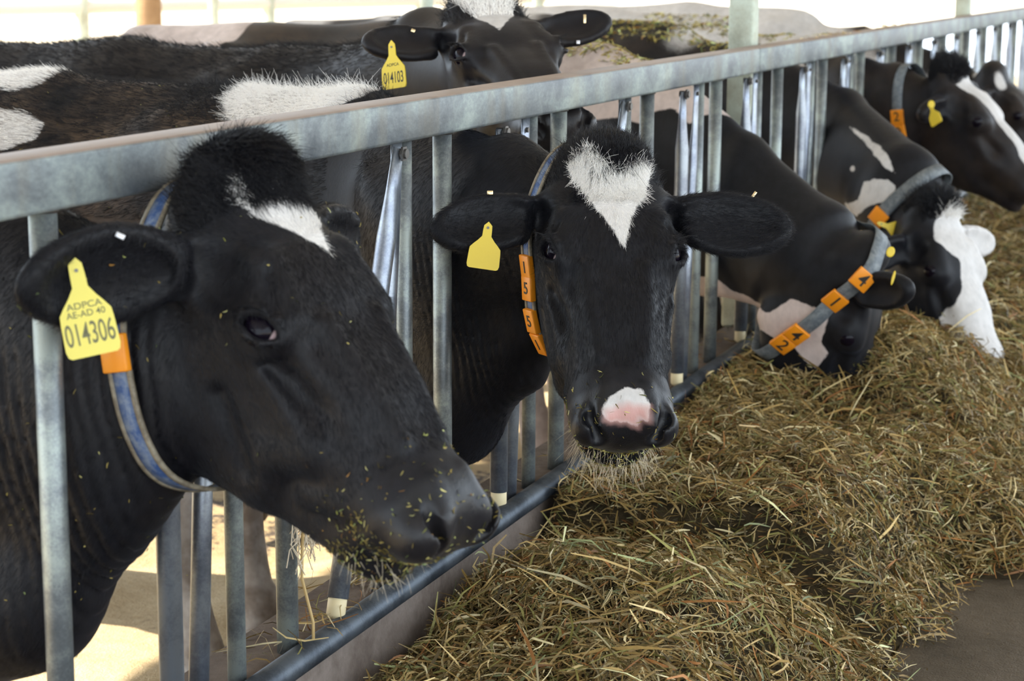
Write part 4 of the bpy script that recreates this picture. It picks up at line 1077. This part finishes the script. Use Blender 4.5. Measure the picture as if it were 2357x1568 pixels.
# ear tags and clips
tilt = lambda deg: (CR * math.cos(math.radians(deg)) + CD * math.sin(math.radians(deg)))
tw_ = lambda p, k=.02: np.array(p) - CF * k
ear_tag(A, tw_((.069, -1.221, .901)), tilt(-12), -CF + .25 * CR, .060, .094, [('ADPCA', -.036, .0105, 1.15), ('AE-AD 40', -.0455, .0105, 1.0), ('014306', -.0690, .036, .52)], 'tagpale', 'inkgrey')
ear_tag(B, tw_((.132, -.116, .82), .022), tilt(8), -CF + .1 * CR, .052, .064, [], 'tagyellow')
ear_tag(G, tw_((-.429, .757, 1.07), .03), tilt(-4) , -CF - .5 * CR, .056, .084, [('ADPCA', -.034, .009, 1), ('014103', -.062, .034, .48)], 'tagyellow', 'ink')
ear_tag(D, tw_((.262, 2.709, .499), .06), tilt(-72), -CF + .2 * CR, .050, .085, [('014', -.060, .022, .8)], 'tagyellow', 'inkgrey')
def ear_clip(cw, P, xd, s, mat='brass'):
    mb = MB(); mb.box((-s[0] / 2, -s[1] / 2, -.0015), (s[0] / 2, s[1] / 2, .0015)); o = mb.build('ear_clip', M[mat], cw['o']); bevel(o, .0008, 2)
    xd = np.array(xd) / np.linalg.norm(xd); n = -CF - xd * (-CF @ xd); n /= np.linalg.norm(n); o.matrix_local = mat_from(xd, np.cross(n, xd), n, P)
ear_clip(A, tw_((.105, -1.19, .943), .008), tilt(25), (.011, .006), 'silver')
ear_clip(B, tw_((.127, -.093, .88), .006), tilt(0), (.010, .007)); ear_clip(B, at(1731, 455, 3.36), tilt(-55), (.024, .005))
ear_clip(G, tw_((-.418, .841, 1.109), .01), tilt(20), (.009, .007)); ear_clip(G, tw_((-.117, 1.101, 1.132), .01), tilt(90), (.020, .006)); ear_clip(G, tw_((-.112, 1.043, 1.083), .01), tilt(0), (.008, .008), 'silver')
def ear_button(cw, P, w, h, deg):
    mb = MB(); mb.tube([(0, 0, -.002), (0, 0, .001), (0, 0, .002)], [1, 1, .8], 20); o = mb.build('ear_button', M['tagyellow'], cw['o'], False)
    x = tilt(deg); n = -CF; o.matrix_local = mat_from(x * w / 2, np.cross(n, x) * h / 2, n, P)
ear_button(C, at(2050, 580, 4.80), .020, .026, 20); ear_button(C, at(2056, 640, 4.80), .007, .036, 15)
ear_button(E_, tw_((.262, 3.545, .800), .035), .022, .026, 0)
ear_tag(E_, tw_((.243, 3.60, .778), .09), tilt(-15), -CF - 1.2 * CR, .045, .060, [], 'tagyellow')

# collars
collar(A, (.098, -.985, .775), (.96, -.22, .19), 'blue stitched collar with orange number blocks on the nearest cow', .031, 'strap_blue',
       [(46, '1', .050, 1), (83, '', .046, 1)])
collar(B, (.232, .06, .73), (.78, -.62, .0), 'blue collar with four orange number blocks on the cow facing the camera', .024, 'strap_blue',
       [(80, '1', .043, 1), (100, '5', .043, 1), (128, '5', .043, 1), (146, '1', .043, 1)])
collar(C, (.24, 1.83, .43), (.65, .40, -.62), 'grey collar with orange number blocks on the cow with the pinkish throat', .040, 'strap_grey',
       [(70, '4', .048, 1), (86, '1', .048, 1), (128, '4', .048, 1), (144, '2', .048, 1)], edge=False)
collar(D, (.30, 2.84, .505), (.75, -.30, -.60), 'wide grey collar on the white-faced cow eating hay', .042, 'strap_grey', [(80, '', .045, 1)], edge=False)
collar(E_, (.185, 3.80, .73), (.93, -.30, .12), 'orange collar blocks on the cow with the white blaze above the eating cow', .036, 'strap_grey',
       [(82, '2', .05, 1), (102, '0', .05, 1), (122, '5', .05, 1)], edge=False)
# ---------------------------------------------------------------- the bright yard behind the pen
yard_white = simple('yard_rail_paint', (.72, .70, .66), .5); trunk = mat_concrete('weathered_wood', [(.3, (.22, .12, .06)), (.8, (.42, .27, .15))], 12, .9, .5)
yf = bpy.data.objects.new('yard_fence', None); COL.objects.link(yf); p0 = at(-420, 80, 11.0); p1 = at(1250, 40, 17.0)
tag(yf, 'pale pipe fence in the bright yard at upper left, beyond the backs', 'fence'); 
p0[2] = p1[2] = .98; d = p1 - p0
yf.location = (float(p0[0]), float(p0[1]), PEN_Z - .03); Yl = (-float(p0[0]), -float(p0[1]), -(PEN_Z - .03))
for z in (.98, .50):
    mb = MB(); mb.tube([p0 + (0, 0, z - .98), p1 + (0, 0, z - .98)], .045, 10); o = mb.build('fence_rail', yard_white, yf, True); o.location = Yl
for s_ in (.02, .27, .515, .76, .99):
    q = p0 + d * s_; mb = MB(); mb.tube([(q[0], q[1], PEN_Z - .05), (q[0], q[1], 1.45)], .05, 10); o = mb.build('fence_post', M['sqpost'], yf, True); o.location = Yl
def pole(px, dist, r, top, mat, label, name='yard_post', square=False, lean=0.0):
    q = at(px, 40, dist); mb = MB()
    if square: mb.box((q[0] - r, q[1] - r, PEN_Z - .05), (q[0] + r, q[1] + r, top))
    else:
        rr = [r * 1.15, r, r * .96, r * .9]; zz = [PEN_Z - .05, PEN_Z + .5, 1.0, top]
        mb.tube([(q[0] + lean * k, q[1], z) for k, z in enumerate(zz)], rr, 14)
    o = mb.build(name, mat, None, not square); tag(o, label, 'post'); return o
pole(342, 12.5, .085, 3.4, trunk, 'brown wooden post standing in the bright yard at upper left')
pole(492, 11.2, .030, 3.3, M['sqpost'], 'thin pale metal post left of the three backs, in the bright yard')
pole(982, 6.6, .024, 3.4, M['sqpost'], 'thin pale post rising behind the ear of the cow looking over the rail')
pole(1235, 10.5, .020, 3.3, M['sqpost'], 'thin grey pole beyond the upright ear at top centre')
shed = MB(); q = at(620, 5, 40); shed.box((q[0] - 9, q[1] - 1, PEN_Z - .1), (q[0] + 7, q[1] + 1, 1.15)); o = shed.build('low_wall', mat_concrete('lime_wall', [(.3, (.55, .46, .36)), (.8, (.7, .62, .52))], 1, .9, .2)); tag(o, 'low sunlit wall far across the yard at the top left edge', 'wall')
